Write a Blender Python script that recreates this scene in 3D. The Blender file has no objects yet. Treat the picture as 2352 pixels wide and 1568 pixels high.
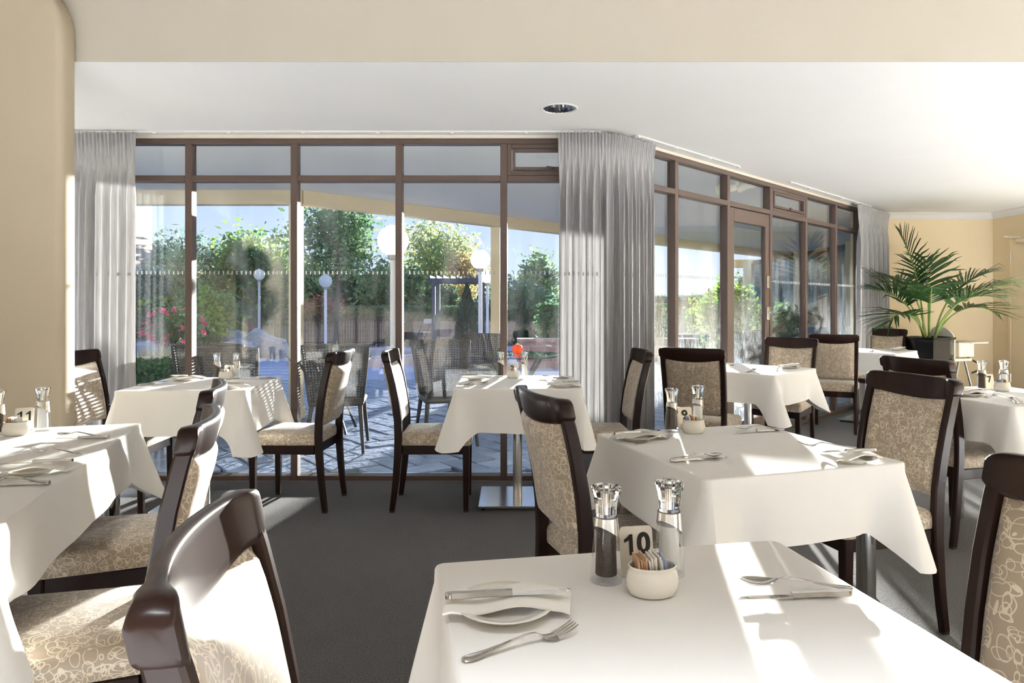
import bpy, bmesh, math, random
from mathutils import Vector, Matrix
R = math.radians
rnd = random.Random(11)
C = bpy.context.scene.collection
S = bpy.context.scene

# ------------------------------------------------------------------ camera
cam_d = bpy.data.cameras.new('camera'); cam = bpy.data.objects.new('camera', cam_d); C.objects.link(cam)
cam_d.sensor_width = 36.0; cam_d.lens = 24.0; cam_d.shift_y = -0.0357
cam_d.clip_start = 0.05; cam_d.clip_end = 300
cam.location = (0, 0, 1.241); cam.rotation_euler = (R(90), 0, 0)
S.camera = cam

# ------------------------------------------------------------------ sky, sun, added fill lights, exposure
W = bpy.data.worlds.new('sky'); S.world = W; W.use_nodes = True
nt = W.node_tree; nt.nodes.clear()
wo = nt.nodes.new('ShaderNodeOutputWorld'); bg = nt.nodes.new('ShaderNodeBackground')
tc = nt.nodes.new('ShaderNodeTexCoord'); sx = nt.nodes.new('ShaderNodeSeparateXYZ'); cr = nt.nodes.new('ShaderNodeValToRGB')
nt.links.new(tc.outputs['Generated'], sx.inputs[0]); nt.links.new(sx.outputs[2], cr.inputs[0])
cr.color_ramp.elements[0].position = 0.0; cr.color_ramp.elements[0].color = (.72, .83, 1.0, 1)
cr.color_ramp.elements[1].position = 0.9; cr.color_ramp.elements[1].color = (.30, .48, .92, 1)
e = cr.color_ramp.elements.new(.14); e.color = (.55, .70, 1.0, 1)
nt.links.new(cr.outputs[0], bg.inputs[0]); bg.inputs[1].default_value = 1.08
nt.links.new(bg.outputs[0], wo.inputs[0])

SUN_AZ, SUN_EL = 10.1, 5.0
sd = bpy.data.lights.new('sun', 'SUN'); sun = bpy.data.objects.new('sun', sd); C.objects.link(sun)
sd.energy = 32; sd.angle = R(.55); sd.color = (1, .965, .91)
sv = Vector((math.sin(R(SUN_AZ))*math.cos(R(SUN_EL)), math.cos(R(SUN_AZ))*math.cos(R(SUN_EL)), math.sin(R(SUN_EL))))
sun.rotation_euler = sv.to_track_quat('Z', 'Y').to_euler(); sun.location = (5, 20, 5)

def area(name, loc, rot, sx_, sy_, energy, col):
    d = bpy.data.lights.new(name, 'AREA'); d.shape = 'RECTANGLE'; d.size = sx_; d.size_y = sy_; d.energy = energy; d.color = col
    o = bpy.data.objects.new(name, d); C.objects.link(o); o.location = loc; o.rotation_euler = rot
    return o
# narrow-beam fill lights, added with pale bounce floors out of view: the hall behind the camera, the right aisle, the left nook
def fill_lamp(name, x, y, z, w, d, e_):
    o = area(name, (x, y, z), (0, 0, 0), w, d, e_, (.90, .95, 1)); o.data.spread = R(55)
fill_lamp('hall_fill_light', 1.0, -1.45, 2.88, 9.6, 3.3, 1290)
fill_lamp('aisle_fill_light', 4.95, 1.9, 2.42, 2.1, 4.6, 800)
fill_lamp('far_aisle_fill_light', 5.82, 6.05, 2.42, .7, 2.6, 170)
fill_lamp('nook_fill_light', -3.5, 4.02, 2.42, 1.1, 1.0, 75)

vs = S.view_settings
vs.view_transform = 'Standard'; vs.look = 'None'; vs.gamma = 1; vs.use_curve_mapping = False; vs.exposure = 0.10

# ------------------------------------------------------------------ materials
MATS = {}
def nodes(name):
    m = bpy.data.materials.new(name); m.use_nodes = True
    t = m.node_tree; t.nodes.clear()
    out = t.nodes.new('ShaderNodeOutputMaterial'); MATS[name] = m
    return m, t, out
def pm(name, col, rough=.5, metal=0, var=.12, scale=12, bump=0, bscale=80, trans=0, ior=1.45, coat=0, stretch=None, objrand=0, sheen=0, spec=.5, dist=.01, transl=0):
    m, t, out = nodes(name)
    b = t.nodes.new('ShaderNodeBsdfPrincipled')
    co = t.nodes.new('ShaderNodeTexCoord'); src = co.outputs['Object']
    if stretch:
        mp = t.nodes.new('ShaderNodeMapping'); mp.inputs['Scale'].default_value = stretch
        t.links.new(src, mp.inputs[0]); src = mp.outputs[0]
    n = t.nodes.new('ShaderNodeTexNoise'); n.inputs['Scale'].default_value = scale; n.inputs['Detail'].default_value = 4
    t.links.new(src, n.inputs[0])
    mx = t.nodes.new('ShaderNodeMix'); mx.data_type = 'RGBA'
    lo = tuple(max(0, c*(1-var)) for c in col); hi = tuple(min(1, c*(1+var)) for c in col)
    mx.inputs[6].default_value = (*lo, 1); mx.inputs[7].default_value = (*hi, 1)
    t.links.new(n.outputs[0], mx.inputs[0]); colout = mx.outputs[2]
    if objrand:
        oi = t.nodes.new('ShaderNodeObjectInfo'); hs = t.nodes.new('ShaderNodeHueSaturation')
        mr = t.nodes.new('ShaderNodeMapRange'); mr.inputs[3].default_value = 1-objrand; mr.inputs[4].default_value = 1+objrand
        t.links.new(oi.outputs['Random'], mr.inputs[0]); t.links.new(mr.outputs[0], hs.inputs['Value']); t.links.new(colout, hs.inputs['Color']); colout = hs.outputs[0]
    t.links.new(colout, b.inputs['Base Color'])
    b.inputs['Roughness'].default_value = rough; b.inputs['Metallic'].default_value = metal
    b.inputs['Transmission Weight'].default_value = trans; b.inputs['IOR'].default_value = ior
    b.inputs['Coat Weight'].default_value = coat; b.inputs['Coat Roughness'].default_value = .08
    b.inputs['Sheen Weight'].default_value = sheen; b.inputs['Specular IOR Level'].default_value = spec
    if bump:
        n2 = t.nodes.new('ShaderNodeTexNoise'); n2.inputs['Scale'].default_value = bscale; n2.inputs['Detail'].default_value = 3
        t.links.new(src, n2.inputs[0])
        bp = t.nodes.new('ShaderNodeBump'); bp.inputs['Strength'].default_value = bump; bp.inputs['Distance'].default_value = dist
        t.links.new(n2.outputs[0], bp.inputs['Height']); t.links.new(bp.outputs[0], b.inputs['Normal'])
    if transl:
        tr = t.nodes.new('ShaderNodeBsdfTranslucent'); t.links.new(colout, tr.inputs[0])
        ms = t.nodes.new('ShaderNodeMixShader'); ms.inputs[0].default_value = transl
        t.links.new(b.outputs[0], ms.inputs[1]); t.links.new(tr.outputs[0], ms.inputs[2]); t.links.new(ms.outputs[0], out.inputs[0])
    else:
        t.links.new(b.outputs[0], out.inputs[0])
    return m

pm('ceiling_white', (.88, .88, .89), .9, var=.02, scale=3)
pm('paint_beige', (.40, .34, .255), .85, var=.03, scale=4, bump=.15, bscale=220, dist=.002)
pm('paint_bulkhead', (.44, .40, .335), .85, var=.02, scale=3)
pm('paint_ochre', (.80, .66, .45), .85, var=.04, scale=3, bump=.15, bscale=200, dist=.002)
pm('bounce_floor', (.80, .79, .77), .6, var=.04, scale=3)  # for added floors out of view that throw the fill light upward
pm('hall_dark', (.16, .14, .12), .8, var=.05)  # unseen hall ceiling and rear wall, darkened to soak up bounce light
pm('cornice_white', (.82, .82, .82), .8, var=.02)
pm('cream_trim', (.78, .72, .62), .7, var=.03)
pm('wood_dark', (.016, .0075, .0055), .30, var=.4, scale=9, stretch=(2, 2, .35), coat=.05, spec=.16)
pm('frame_brown', (.09, .060, .049), .42, var=.12, scale=6, bump=.03)
pm('steel_brushed', (.62, .60, .57), .28, metal=1, var=.06, scale=30, stretch=(1, 1, 12))
pm('steel_plate', (.66, .66, .66), .2, metal=1, var=.05, scale=8)
pm('chrome', (.75, .74, .72), .08, metal=1, var=.03)
pm('cutlery_steel', (.62, .60, .57), .16, metal=1, var=.1, scale=200, bump=.06, bscale=700, dist=.001)
pm('sign_steel', (.66, .62, .55), .38, metal=.75, var=.05, scale=60, stretch=(1, 12, 1))
pm('ink_black', (.008, .008, .008), .5, var=.1)
pm('linen_white', (.84, .83, .81), .85, var=.015, scale=14, bump=.10, bscale=9, dist=.01, sheen=.1)
pm('napkin_white', (.85, .83, .79), .9, var=.02, scale=20, bump=.1, bscale=300, dist=.001)
pm('china_cream', (.82, .79, .71), .12, var=.015, coat=.6)
pm('plastic_ivory', (.80, .77, .68), .35, var=.03)
pm('pepper_fill', (.055, .035, .025), .7, var=.9, scale=420, bump=.8, bscale=420, dist=.003)
pm('salt_fill', (.80, .80, .78), .6, var=.05, scale=400)
pm('paper_brown', (.55, .34, .20), .7, var=.1, scale=60)
pm('paper_white', (.80, .77, .70), .7, var=.05, scale=60)
pm('paper_blue', (.30, .36, .55), .7, var=.1, scale=60)
pm('pot_black', (.004, .004, .005), .12, var=.2, spec=.25)
pm('soil', (.03, .02, .012), .95, var=.5, scale=60, bump=.6, bscale=60)
pm('palm_leaf', (.022, .065, .014), .42, var=.55, scale=10, transl=.18)
pm('palm_stem', (.16, .24, .05), .5, var=.3, scale=10)
pm('acrylic_solid', (.98, .985, 1.0), .02, var=0, trans=1, ior=1.49)
pm('reflector_dark', (.30, .32, .36), .12, metal=1, var=.05)
pm('rubber_black', (.01, .01, .01), .6, var=.1)
pm('metal_grey', (.35, .35, .34), .4, metal=.6, var=.08)
pm('stucco_cream', (.80, .66, .42), .85, var=.05, scale=6, bump=.2, bscale=120, dist=.003)
pm('soffit_white', (.76, .76, .77), .9, var=.03, scale=2)
pm('beam_cream', (.74, .62, .44), .8, var=.05, scale=4)
pm('globe_glass', (.95, .95, .93), .25, var=.02, transl=.55)
pm('post_white', (.80, .79, .80), .45, var=.04)
pm('paver_slate', (.23, .29, .43), .42, var=.45, scale=7, bump=.55, bscale=14, objrand=.22, dist=.02)
pm('grout_dark', (.05, .06, .09), .9, var=.3, scale=30)
pm('path_stone', (.36, .40, .55), .7, var=.12, scale=3, bump=.2, bscale=20)
pm('garden_soil', (.10, .10, .06), .95, var=.5, scale=2.2, bump=.6, bscale=8)
pm('rock_grey', (.36, .37, .42), .8, var=.5, scale=3.5, bump=.9, bscale=7, objrand=.2, dist=.05)
pm('wicker_dark', (.042, .038, .036), .42, var=.4, scale=40)
pm('fence_black', (.015, .02, .03), .5, var=.2)
pm('timber_grey', (.10, .12, .16), .8, var=.3, scale=8)
pm('bark', (.12, .09, .07), .9, var=.4, scale=12, bump=.6, bscale=20)
pm('pool_water', (.02, .26, .42), .05, var=.15, scale=1.2, bump=.08, bscale=6)
pm('coping_pink', (.62, .50, .50), .7, var=.15, scale=3)
pm('lantern_orange', (.85, .22, .07), .4, var=.1, transl=.4)
pm('cloth_red', (.55, .05, .06), .8, var=.1)
pm('planter_cream', (.72, .66, .55), .6, var=.05)
pm('window_dark', (.03, .035, .045), .1, var=.1)
pm('window_bluegrey', (.16, .22, .25), .12, var=.3, scale=1.5)
pm('brick_trim', (.40, .20, .14), .8, var=.2)
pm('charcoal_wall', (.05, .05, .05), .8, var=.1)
pm('fascia_orange', (.80, .52, .16), .7, var=.05)

def leafmat(name, col, var=.45, transl=.35, rough=.55):
    return pm(name, col, rough, var=var, scale=1.6, transl=transl, spec=.3)
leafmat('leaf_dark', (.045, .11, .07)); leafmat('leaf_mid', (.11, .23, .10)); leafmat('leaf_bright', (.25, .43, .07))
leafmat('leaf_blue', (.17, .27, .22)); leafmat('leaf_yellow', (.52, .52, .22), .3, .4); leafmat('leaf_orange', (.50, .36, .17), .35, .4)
leafmat('leaf_pale', (.30, .42, .20)); leafmat('leaf_red', (.38, .05, .10)); leafmat('petal_pink', (.85, .09, .22), .4); leafmat('grass_dry', (.62, .56, .36))
leafmat('leaf_olive', (.24, .28, .08))

def carpet_mat():
    m, t, out = nodes('carpet_charcoal')
    b = t.nodes.new('ShaderNodeBsdfPrincipled'); co = t.nodes.new('ShaderNodeTexCoord')
    n = t.nodes.new('ShaderNodeTexNoise'); n.inputs['Scale'].default_value = 170; n.inputs['Detail'].default_value = 3
    n3 = t.nodes.new('ShaderNodeTexNoise'); n3.inputs['Scale'].default_value = 1.2
    t.links.new(co.outputs['Object'], n.inputs[0]); t.links.new(co.outputs['Object'], n3.inputs[0])
    r = t.nodes.new('ShaderNodeValToRGB'); r.color_ramp.elements[0].position = .3; r.color_ramp.elements[0].color = (.032, .032, .036, 1)
    r.color_ramp.elements[1].position = .75; r.color_ramp.elements[1].color = (.135, .133, .139, 1)
    t.links.new(n.outputs[0], r.inputs[0])
    h = t.nodes.new('ShaderNodeHueSaturation'); mr = t.nodes.new('ShaderNodeMapRange'); mr.inputs[3].default_value = .75; mr.inputs[4].default_value = 1.25
    t.links.new(n3.outputs[0], mr.inputs[0]); t.links.new(mr.outputs[0], h.inputs['Value']); t.links.new(r.outputs[0], h.inputs['Color'])
    t.links.new(h.outputs[0], b.inputs['Base Color']); b.inputs['Roughness'].default_value = .95; b.inputs['Sheen Weight'].default_value = .06
    bp = t.nodes.new('ShaderNodeBump'); bp.inputs['Strength'].default_value = .9; bp.inputs['Distance'].default_value = .006
    t.links.new(n.outputs[0], bp.inputs['Height']); t.links.new(bp.outputs[0], b.inputs['Normal']); t.links.new(b.outputs[0], out.inputs[0])
carpet_mat()

def fabric_mat():
    """tan satin with paler overlapping scribbled loops"""
    m, t, out = nodes('fabric_loops')
    b = t.nodes.new('ShaderNodeBsdfPrincipled'); co = t.nodes.new('ShaderNodeTexCoord')
    dn = t.nodes.new('ShaderNodeTexNoise'); dn.inputs['Scale'].default_value = 16; dn.inputs['Detail'].default_value = 1
    t.links.new(co.outputs['Object'], dn.inputs[0])
    va = t.nodes.new('ShaderNodeVectorMath'); va.operation = 'MULTIPLY_ADD'; va.inputs[1].default_value = (.035, .035, .035)
    t.links.new(dn.outputs['Color'], va.inputs[0]); t.links.new(co.outputs['Object'], va.inputs[2])
    prev = None
    for k, (sc, r0, off) in enumerate(((24, .34, 0), (29, .33, 3.7), (20, .30, 8.1), (33, .30, 5.3), (26, .42, 11.7), (37, .36, 14.9))):
        mp = t.nodes.new('ShaderNodeMapping'); mp.inputs['Location'].default_value = (off, off*1.3, off*.7)
        mp.inputs['Rotation'].default_value = (.3*k, .5*k, .7*k); mp.inputs['Scale'].default_value = ((1, 1, .6), (.62, .62, 1), (1, 1, .75))[k % 3]
        t.links.new(va.outputs[0], mp.inputs[0])
        v = t.nodes.new('ShaderNodeTexVoronoi'); v.inputs['Scale'].default_value = sc; v.inputs['Randomness'].default_value = .9
        t.links.new(mp.outputs[0], v.inputs['Vector'])
        su = t.nodes.new('ShaderNodeMath'); su.operation = 'SUBTRACT'; su.inputs[1].default_value = r0; t.links.new(v.outputs['Distance'], su.inputs[0])
        ab = t.nodes.new('ShaderNodeMath'); ab.operation = 'ABSOLUTE'; t.links.new(su.outputs[0], ab.inputs[0])
        dv = t.nodes.new('ShaderNodeMath'); dv.operation = 'DIVIDE'; dv.inputs[1].default_value = sc; t.links.new(ab.outputs[0], dv.inputs[0])
        ls = t.nodes.new('ShaderNodeMath'); ls.operation = 'LESS_THAN'; ls.inputs[1].default_value = .00072; t.links.new(dv.outputs[0], ls.inputs[0])
        if prev is None: prev = ls.outputs[0]
        else:
            mxn = t.nodes.new('ShaderNodeMath'); mxn.operation = 'MAXIMUM'; t.links.new(prev, mxn.inputs[0]); t.links.new(ls.outputs[0], mxn.inputs[1]); prev = mxn.outputs[0]
    mx = t.nodes.new('ShaderNodeMix'); mx.data_type = 'RGBA'
    mx.inputs[6].default_value = (.29, .225, .16, 1); mx.inputs[7].default_value = (.56, .475, .36, 1)
    t.links.new(prev, mx.inputs[0]); t.links.new(mx.outputs[2], b.inputs['Base Color'])
    mr = t.nodes.new('ShaderNodeMapRange'); mr.inputs[3].default_value = .5; mr.inputs[4].default_value = .38
    t.links.new(prev, mr.inputs[0]); t.links.new(mr.outputs[0], b.inputs['Roughness']); b.inputs['Sheen Weight'].default_value = .3
    bp = t.nodes.new('ShaderNodeBump'); bp.inputs['Strength'].default_value = .15; bp.inputs['Distance'].default_value = .001
    t.links.new(prev, bp.inputs['Height']); t.links.new(bp.outputs[0], b.inputs['Normal']); t.links.new(b.outputs[0], out.inputs[0])
fabric_mat()

def glass_mat(name, tint=(.97, .985, .98), haze=.0, ior=1.45, low=0):
    m, t, out = nodes(name)
    tr = t.nodes.new('ShaderNodeBsdfTransparent'); tr.inputs[0].default_value = (*tint, 1)
    gl = t.nodes.new('ShaderNodeBsdfGlossy'); gl.inputs['Roughness'].default_value = 0.0; gl.inputs[0].default_value = (1, 1, 1, 1)
    fr = t.nodes.new('ShaderNodeFresnel'); ge = t.nodes.new('ShaderNodeNewGeometry'); mi = t.nodes.new('ShaderNodeMapRange'); mi.inputs[3].default_value = ior; mi.inputs[4].default_value = 1/ior
    t.links.new(ge.outputs['Backfacing'], mi.inputs[0]); t.links.new(mi.outputs[0], fr.inputs[0])
    ms = t.nodes.new('ShaderNodeMixShader'); t.links.new(fr.outputs[0], ms.inputs[0]); t.links.new(tr.outputs[0], ms.inputs[1]); t.links.new(gl.outputs[0], ms.inputs[2])
    last = ms.outputs[0]
    if haze:
        co = t.nodes.new('ShaderNodeTexCoord'); mp = t.nodes.new('ShaderNodeMapping'); mp.inputs['Scale'].default_value = (3.5, 3.5, .8)
        mp.inputs['Rotation'].default_value = (0, R(14), 0)
        n = t.nodes.new('ShaderNodeTexNoise'); n.inputs['Scale'].default_value = 2.4; n.inputs['Detail'].default_value = 6
        t.links.new(co.outputs['Object'], mp.inputs[0]); t.links.new(mp.outputs[0], n.inputs[0])
        mr = t.nodes.new('ShaderNodeMapRange'); mr.inputs[1].default_value = .42; mr.inputs[2].default_value = .8; mr.inputs[3].default_value = .0; mr.inputs[4].default_value = haze
        t.links.new(n.outputs[0], mr.inputs[0])
        hz = mr.outputs[0]
        if low:   # wiped smears of dried dirt on the lower glass
            sz = t.nodes.new('ShaderNodeSeparateXYZ'); t.links.new(co.outputs['Object'], sz.inputs[0])
            m3 = t.nodes.new('ShaderNodeMapRange'); m3.inputs[1].default_value = 1.35; m3.inputs[2].default_value = .75; m3.inputs[3].default_value = 0; m3.inputs[4].default_value = low; t.links.new(sz.outputs[2], m3.inputs[0])
            w = t.nodes.new('ShaderNodeTexWave'); w.inputs['Scale'].default_value = 5; w.inputs['Distortion'].default_value = 9; w.inputs['Detail'].default_value = 5; w.inputs['Detail Scale'].default_value = 2.2; t.links.new(mp.outputs[0], w.inputs[0])
            pw = t.nodes.new('ShaderNodeMath'); pw.operation = 'POWER'; pw.inputs[1].default_value = 3; t.links.new(w.outputs['Fac'], pw.inputs[0])
            mu = t.nodes.new('ShaderNodeMath'); mu.operation = 'MULTIPLY_ADD'; t.links.new(m3.outputs[0], mu.inputs[0]); t.links.new(pw.outputs[0], mu.inputs[1]); t.links.new(hz, mu.inputs[2]); hz = mu.outputs[0]
        tl = t.nodes.new('ShaderNodeBsdfTranslucent'); tl.inputs[0].default_value = (.8, .85, .88, 1)
        m2 = t.nodes.new('ShaderNodeMixShader'); t.links.new(hz, m2.inputs[0]); t.links.new(last, m2.inputs[1]); t.links.new(tl.outputs[0], m2.inputs[2]); last = m2.outputs[0]
    t.links.new(last, out.inputs[0])
glass_mat('window_glass', haze=.010); glass_mat('window_glass_dusty', haze=.04, low=.16); glass_mat('table_glass', tint=(.85, .93, .92)); glass_mat('acrylic_clear', tint=(.95, .96, .97), ior=1.5)
glass_mat('film_dot', tint=(.9, .9, .9))
pm('dot_white', (.42, .42, .42), .6, var=.02)

def curtain_mat():
    m, t, out = nodes('curtain_linen')
    co = t.nodes.new('ShaderNodeTexCoord'); mp = t.nodes.new('ShaderNodeMapping'); mp.inputs['Scale'].default_value = (90, 90, 2.5)
    n = t.nodes.new('ShaderNodeTexNoise'); n.inputs['Scale'].default_value = 2; n.inputs['Detail'].default_value = 4
    t.links.new(co.outputs['Object'], mp.inputs[0]); t.links.new(mp.outputs[0], n.inputs[0])
    r = t.nodes.new('ShaderNodeValToRGB'); r.color_ramp.elements[0].position = .3; r.color_ramp.elements[0].color = (.36, .355, .36, 1)
    r.color_ramp.elements[1].position = .7; r.color_ramp.elements[1].color = (.53, .525, .53, 1); t.links.new(n.outputs[0], r.inputs[0])
    d = t.nodes.new('ShaderNodeBsdfDiffuse'); tl = t.nodes.new('ShaderNodeBsdfTranslucent')
    t.links.new(r.outputs[0], d.inputs[0]); t.links.new(r.outputs[0], tl.inputs[0])
    ms = t.nodes.new('ShaderNodeMixShader'); ms.inputs[0].default_value = .13
    t.links.new(d.outputs[0], ms.inputs[1]); t.links.new(tl.outputs[0], ms.inputs[2]); t.links.new(ms.outputs[0], out.inputs[0])
curtain_mat()

def brick_mat(name, c1, c2, mortar, scale, rot=(R(90), 0, 0)):
    m, t, out = nodes(name)
    b = t.nodes.new('ShaderNodeBsdfPrincipled'); co = t.nodes.new('ShaderNodeTexCoord'); mp = t.nodes.new('ShaderNodeMapping'); mp.inputs['Rotation'].default_value = rot
    br = t.nodes.new('ShaderNodeTexBrick'); br.inputs['Color1'].default_value = (*c1, 1); br.inputs['Color2'].default_value = (*c2, 1); br.inputs['Mortar'].default_value = (*mortar, 1)
    br.inputs['Scale'].default_value = scale; br.inputs['Mortar Size'].default_value = .012
    t.links.new(co.outputs['Object'], mp.inputs[0]); t.links.new(mp.outputs[0], br.inputs['Vector']); t.links.new(br.outputs[0], b.inputs['Base Color'])
    b.inputs['Roughness'].default_value = .85
    bp = t.nodes.new('ShaderNodeBump'); bp.inputs['Strength'].default_value = .5; t.links.new(br.outputs['Fac'], bp.inputs['Height']); bp.invert = True
    t.links.new(bp.outputs[0], b.inputs['Normal']); t.links.new(b.outputs[0], out.inputs[0])
brick_mat('brick_pink', (.46, .28, .25), (.58, .38, .33), (.62, .56, .52), 1.6)
brick_mat('brick_cream', (.40, .30, .25), (.46, .36, .30), (.52, .46, .42), 1.0)

# ------------------------------------------------------------------ mesh helpers
class MB:
    def __init__(s): s.v = []; s.f = []
    def add(s, vs_, fs, M=None):
        o = len(s.v)
        s.v += [(M @ Vector(v))[:] if M is not None else tuple(v) for v in vs_]
        s.f += [tuple(i+o for i in f) for f in fs]; return s
    def box(s, c, d, M=None):
        x, y, z = c; a, b, h = d[0]/2, d[1]/2, d[2]/2
        vs_ = [(x+i*a, y+j*b, z+k*h) for k in (-1, 1) for j in (-1, 1) for i in (-1, 1)]
        return s.add(vs_, [(0, 2, 3, 1), (4, 5, 7, 6), (0, 1, 5, 4), (2, 6, 7, 3), (0, 4, 6, 2), (1, 3, 7, 5)], M)
    def rbox(s, c, d, b=.004, seg=1, M=None):
        bm = bmesh.new(); bmesh.ops.create_cube(bm, size=1)
        for v in bm.verts: v.co = Vector((v.co.x*d[0]+c[0], v.co.y*d[1]+c[1], v.co.z*d[2]+c[2]))
        bmesh.ops.bevel(bm, geom=list(bm.edges), offset=b, segments=seg, affect='EDGES', profile=.5)
        bm.verts.ensure_lookup_table(); bm.verts.index_update()
        s.add([v.co[:] for v in bm.verts], [[v.index for v in f.verts] for f in bm.faces], M); bm.free(); return s
    def loft(s, rings, caps=True, closed=True, M=None):
        n = len(rings[0]); vs_ = [p for r in rings for p in r]; fs = []
        for i in range(len(rings)-1):
            for j in range(n if closed else n-1):
                k = (j+1) % n
                fs.append((i*n+j, i*n+k, (i+1)*n+k, (i+1)*n+j))
        if caps: fs.append(tuple(range(n-1, -1, -1))); fs.append(tuple((len(rings)-1)*n+j for j in range(n)))
        return s.add(vs_, fs, M)
    def tube(s, pts, r, n=8, M=None):
        pts = [Vector(p) for p in pts]; rs = r if isinstance(r, (list, tuple)) else [r]*len(pts); rings = []
        up = Vector((0, 0, 1)); t0 = (pts[1]-pts[0]).normalized()
        if abs(t0.z) > .95: up = Vector((1, 0, 0))
        for i, p in enumerate(pts):
            t = (pts[min(i+1, len(pts)-1)]-pts[max(i-1, 0)]).normalized()
            a = t.cross(up).normalized(); b = a.cross(t).normalized()
            rings.append([(p+a*math.cos(2*math.pi*k/n)*rs[i]+b*math.sin(2*math.pi*k/n)*rs[i])[:] for k in range(n)])
        return s.loft(rings, M=M)
    def lathe(s, prof, n=24, M=None, caps=True, sx=1, sy=1):
        rings = [[(r*sx*math.cos(2*math.pi*k/n), r*sy*math.sin(2*math.pi*k/n), z) for k in range(n)] for r, z in prof]
        return s.loft(rings, caps=caps, M=M)
    def prism(s, poly, z0, z1, M=None):
        return s.loft([[(x, y, z0) for x, y in poly], [(x, y, z1) for x, y in poly]], M=M)
    def build(s, name, mat, parent=None, smooth=None, loc=None, rz=0):
        me = bpy.data.meshes.new(name); me.from_pydata(s.v, [], s.f); me.update()
        if smooth is not None:
            me.shade_smooth()
            if smooth < 179: me.set_sharp_from_angle(angle=R(smooth))
        me.materials.append(MATS[mat]); o = bpy.data.objects.new(name, me); C.objects.link(o)
        if loc is not None: o.location = loc
        o.rotation_euler = (0, 0, rz)
        if parent: o.parent = parent
        return o
def fixn(o):
    bm = bmesh.new(); bm.from_mesh(o.data); bmesh.ops.recalc_face_normals(bm, faces=bm.faces); bm.to_mesh(o.data); bm.free(); return o
def tag(o, label=None, cat=None, group=None, kind=None):
    if label: o['label'] = label
    if cat: o['category'] = cat
    if group: o['group'] = group
    if kind: o['kind'] = kind
    return o
def empty(name, loc=(0, 0, 0), rz=0):
    o = bpy.data.objects.new(name, None); C.objects.link(o); o.location = loc; o.rotation_euler = (0, 0, rz); o.empty_display_size = .1; return o
def dup(root, loc=None, rz=None, parent=None):
    r = root.copy(); C.objects.link(r); r.parent = parent
    if loc is not None: r.location = loc
    if rz is not None: r.rotation_euler = (0, 0, rz)
    for ch in list(root.children): dup(ch, parent=r)
    return r
def rrect(w, h, c):
    return [(-w/2+c, -h/2), (w/2-c, -h/2), (w/2, -h/2+c), (w/2, h/2-c), (w/2-c, h/2), (-w/2+c, h/2), (-w/2, h/2-c), (-w/2, -h/2+c)]
def struct(o, label=None): return tag(o, label, None, None, 'structure')
def text_mesh(name, s_, size, mat, parent, M, offset=.0, extrude=.0004):
    cu = bpy.data.curves.new(name, 'FONT'); cu.body = s_; cu.size = size; cu.align_x = 'CENTER'; cu.align_y = 'CENTER'; cu.offset = offset; cu.extrude = extrude; cu.resolution_u = 4
    to = bpy.data.objects.new('tmp_text', cu); C.objects.link(to); bpy.context.view_layer.update()
    me = bpy.data.meshes.new_from_object(to.evaluated_get(bpy.context.evaluated_depsgraph_get()))
    bpy.data.objects.remove(to); bpy.data.curves.remove(cu)
    me.transform(M); me.materials.clear(); me.materials.append(MATS[mat]); me.name = name
    o = bpy.data.objects.new(name, me); C.objects.link(o); o.parent = parent; return o

# ------------------------------------------------------------------ room shell
WY, CX, CC = 4.81, .73, 4.08              # main window plane, corner x, the angled wall is y = x + CC
ZC = 2.437
def poly_face(name, mat, outer, holes, z, flip=False):
    bm = bmesh.new(); eds = []
    for loop in [outer]+holes:
        vv = [bm.verts.new((x, y, z)) for x, y in loop]
        eds += [bm.edges.new((vv[i], vv[(i+1) % len(vv)])) for i in range(len(vv))]
    bmesh.ops.triangle_fill(bm, edges=eds, use_beauty=True)
    for f in bm.faces:
        if (f.normal.z > 0) == flip: f.normal_flip()
    me = bpy.data.meshes.new(name); bm.to_mesh(me); bm.free(); me.materials.append(MATS[mat])
    o = bpy.data.objects.new(name, me); C.objects.link(o); return o
XL, XR, YB, YN = -4.2, 6.27, 8.9, -3.5
floor_poly = [(XL, .45), (XR, .45), (XR, YB), (4.82, YB), (CX, WY), (XL, WY)]
fl = MB().prism(floor_poly, -.06, 0).build('floor', 'carpet_charcoal'); struct(fixn(fl), 'charcoal grey cut pile carpet across the dining room')
struct(MB().box(((XL+XR)/2, (YN+.45)/2, -.03), (XR-XL, .45-YN, .06)).build('floor', 'bounce_floor'), 'unseen hall floor behind the camera, made pale to bounce light up')  # this and the next three pale slabs are added to bounce light
struct(MB().box(((3.75+XR)/2, (.45+4.5)/2, .004), (XR-3.75, 4.05, .008)).build('floor', 'bounce_floor'), 'pale bounce floor added out of view at the far right')
struct(MB().box((5.82, 6.05, .004), (.88, 3.0, .008)).build('floor', 'bounce_floor'), 'pale bounce strip added out of view along the right wall')
struct(MB().box((-3.5, 4.02, .004), (1.3, 1.2, .008)).build('floor', 'bounce_floor'), 'pale bounce floor added out of view behind the column')
DLX, DLY = .289, 4.158
ring = [(DLX+.104*math.cos(2*math.pi*k/32), DLY+.104*math.sin(2*math.pi*k/32)) for k in range(32)]
struct(poly_face('ceiling', 'ceiling_white', [(XL, 3.36), (XR, 3.36), (XR, YB), (4.82, YB), (CX, WY), (XL, WY)], [ring], ZC), 'flat white plaster ceiling over the window tables')
struct(MB().box(((XL+XR)/2, (YN+3.36)/2, 2.93), (XR-XL, 3.36-YN, .06)).build('ceiling', 'hall_dark'), 'higher ceiling over the near half of the room, darkened to cut bounce light')
struct(MB().box(((XL+XR)/2, 3.39, 2.68), (XR-XL, .06, .484)).build('trim_1', 'paint_bulkhead'), 'wide pale beige bulkhead above the edge of the white ceiling')
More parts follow.
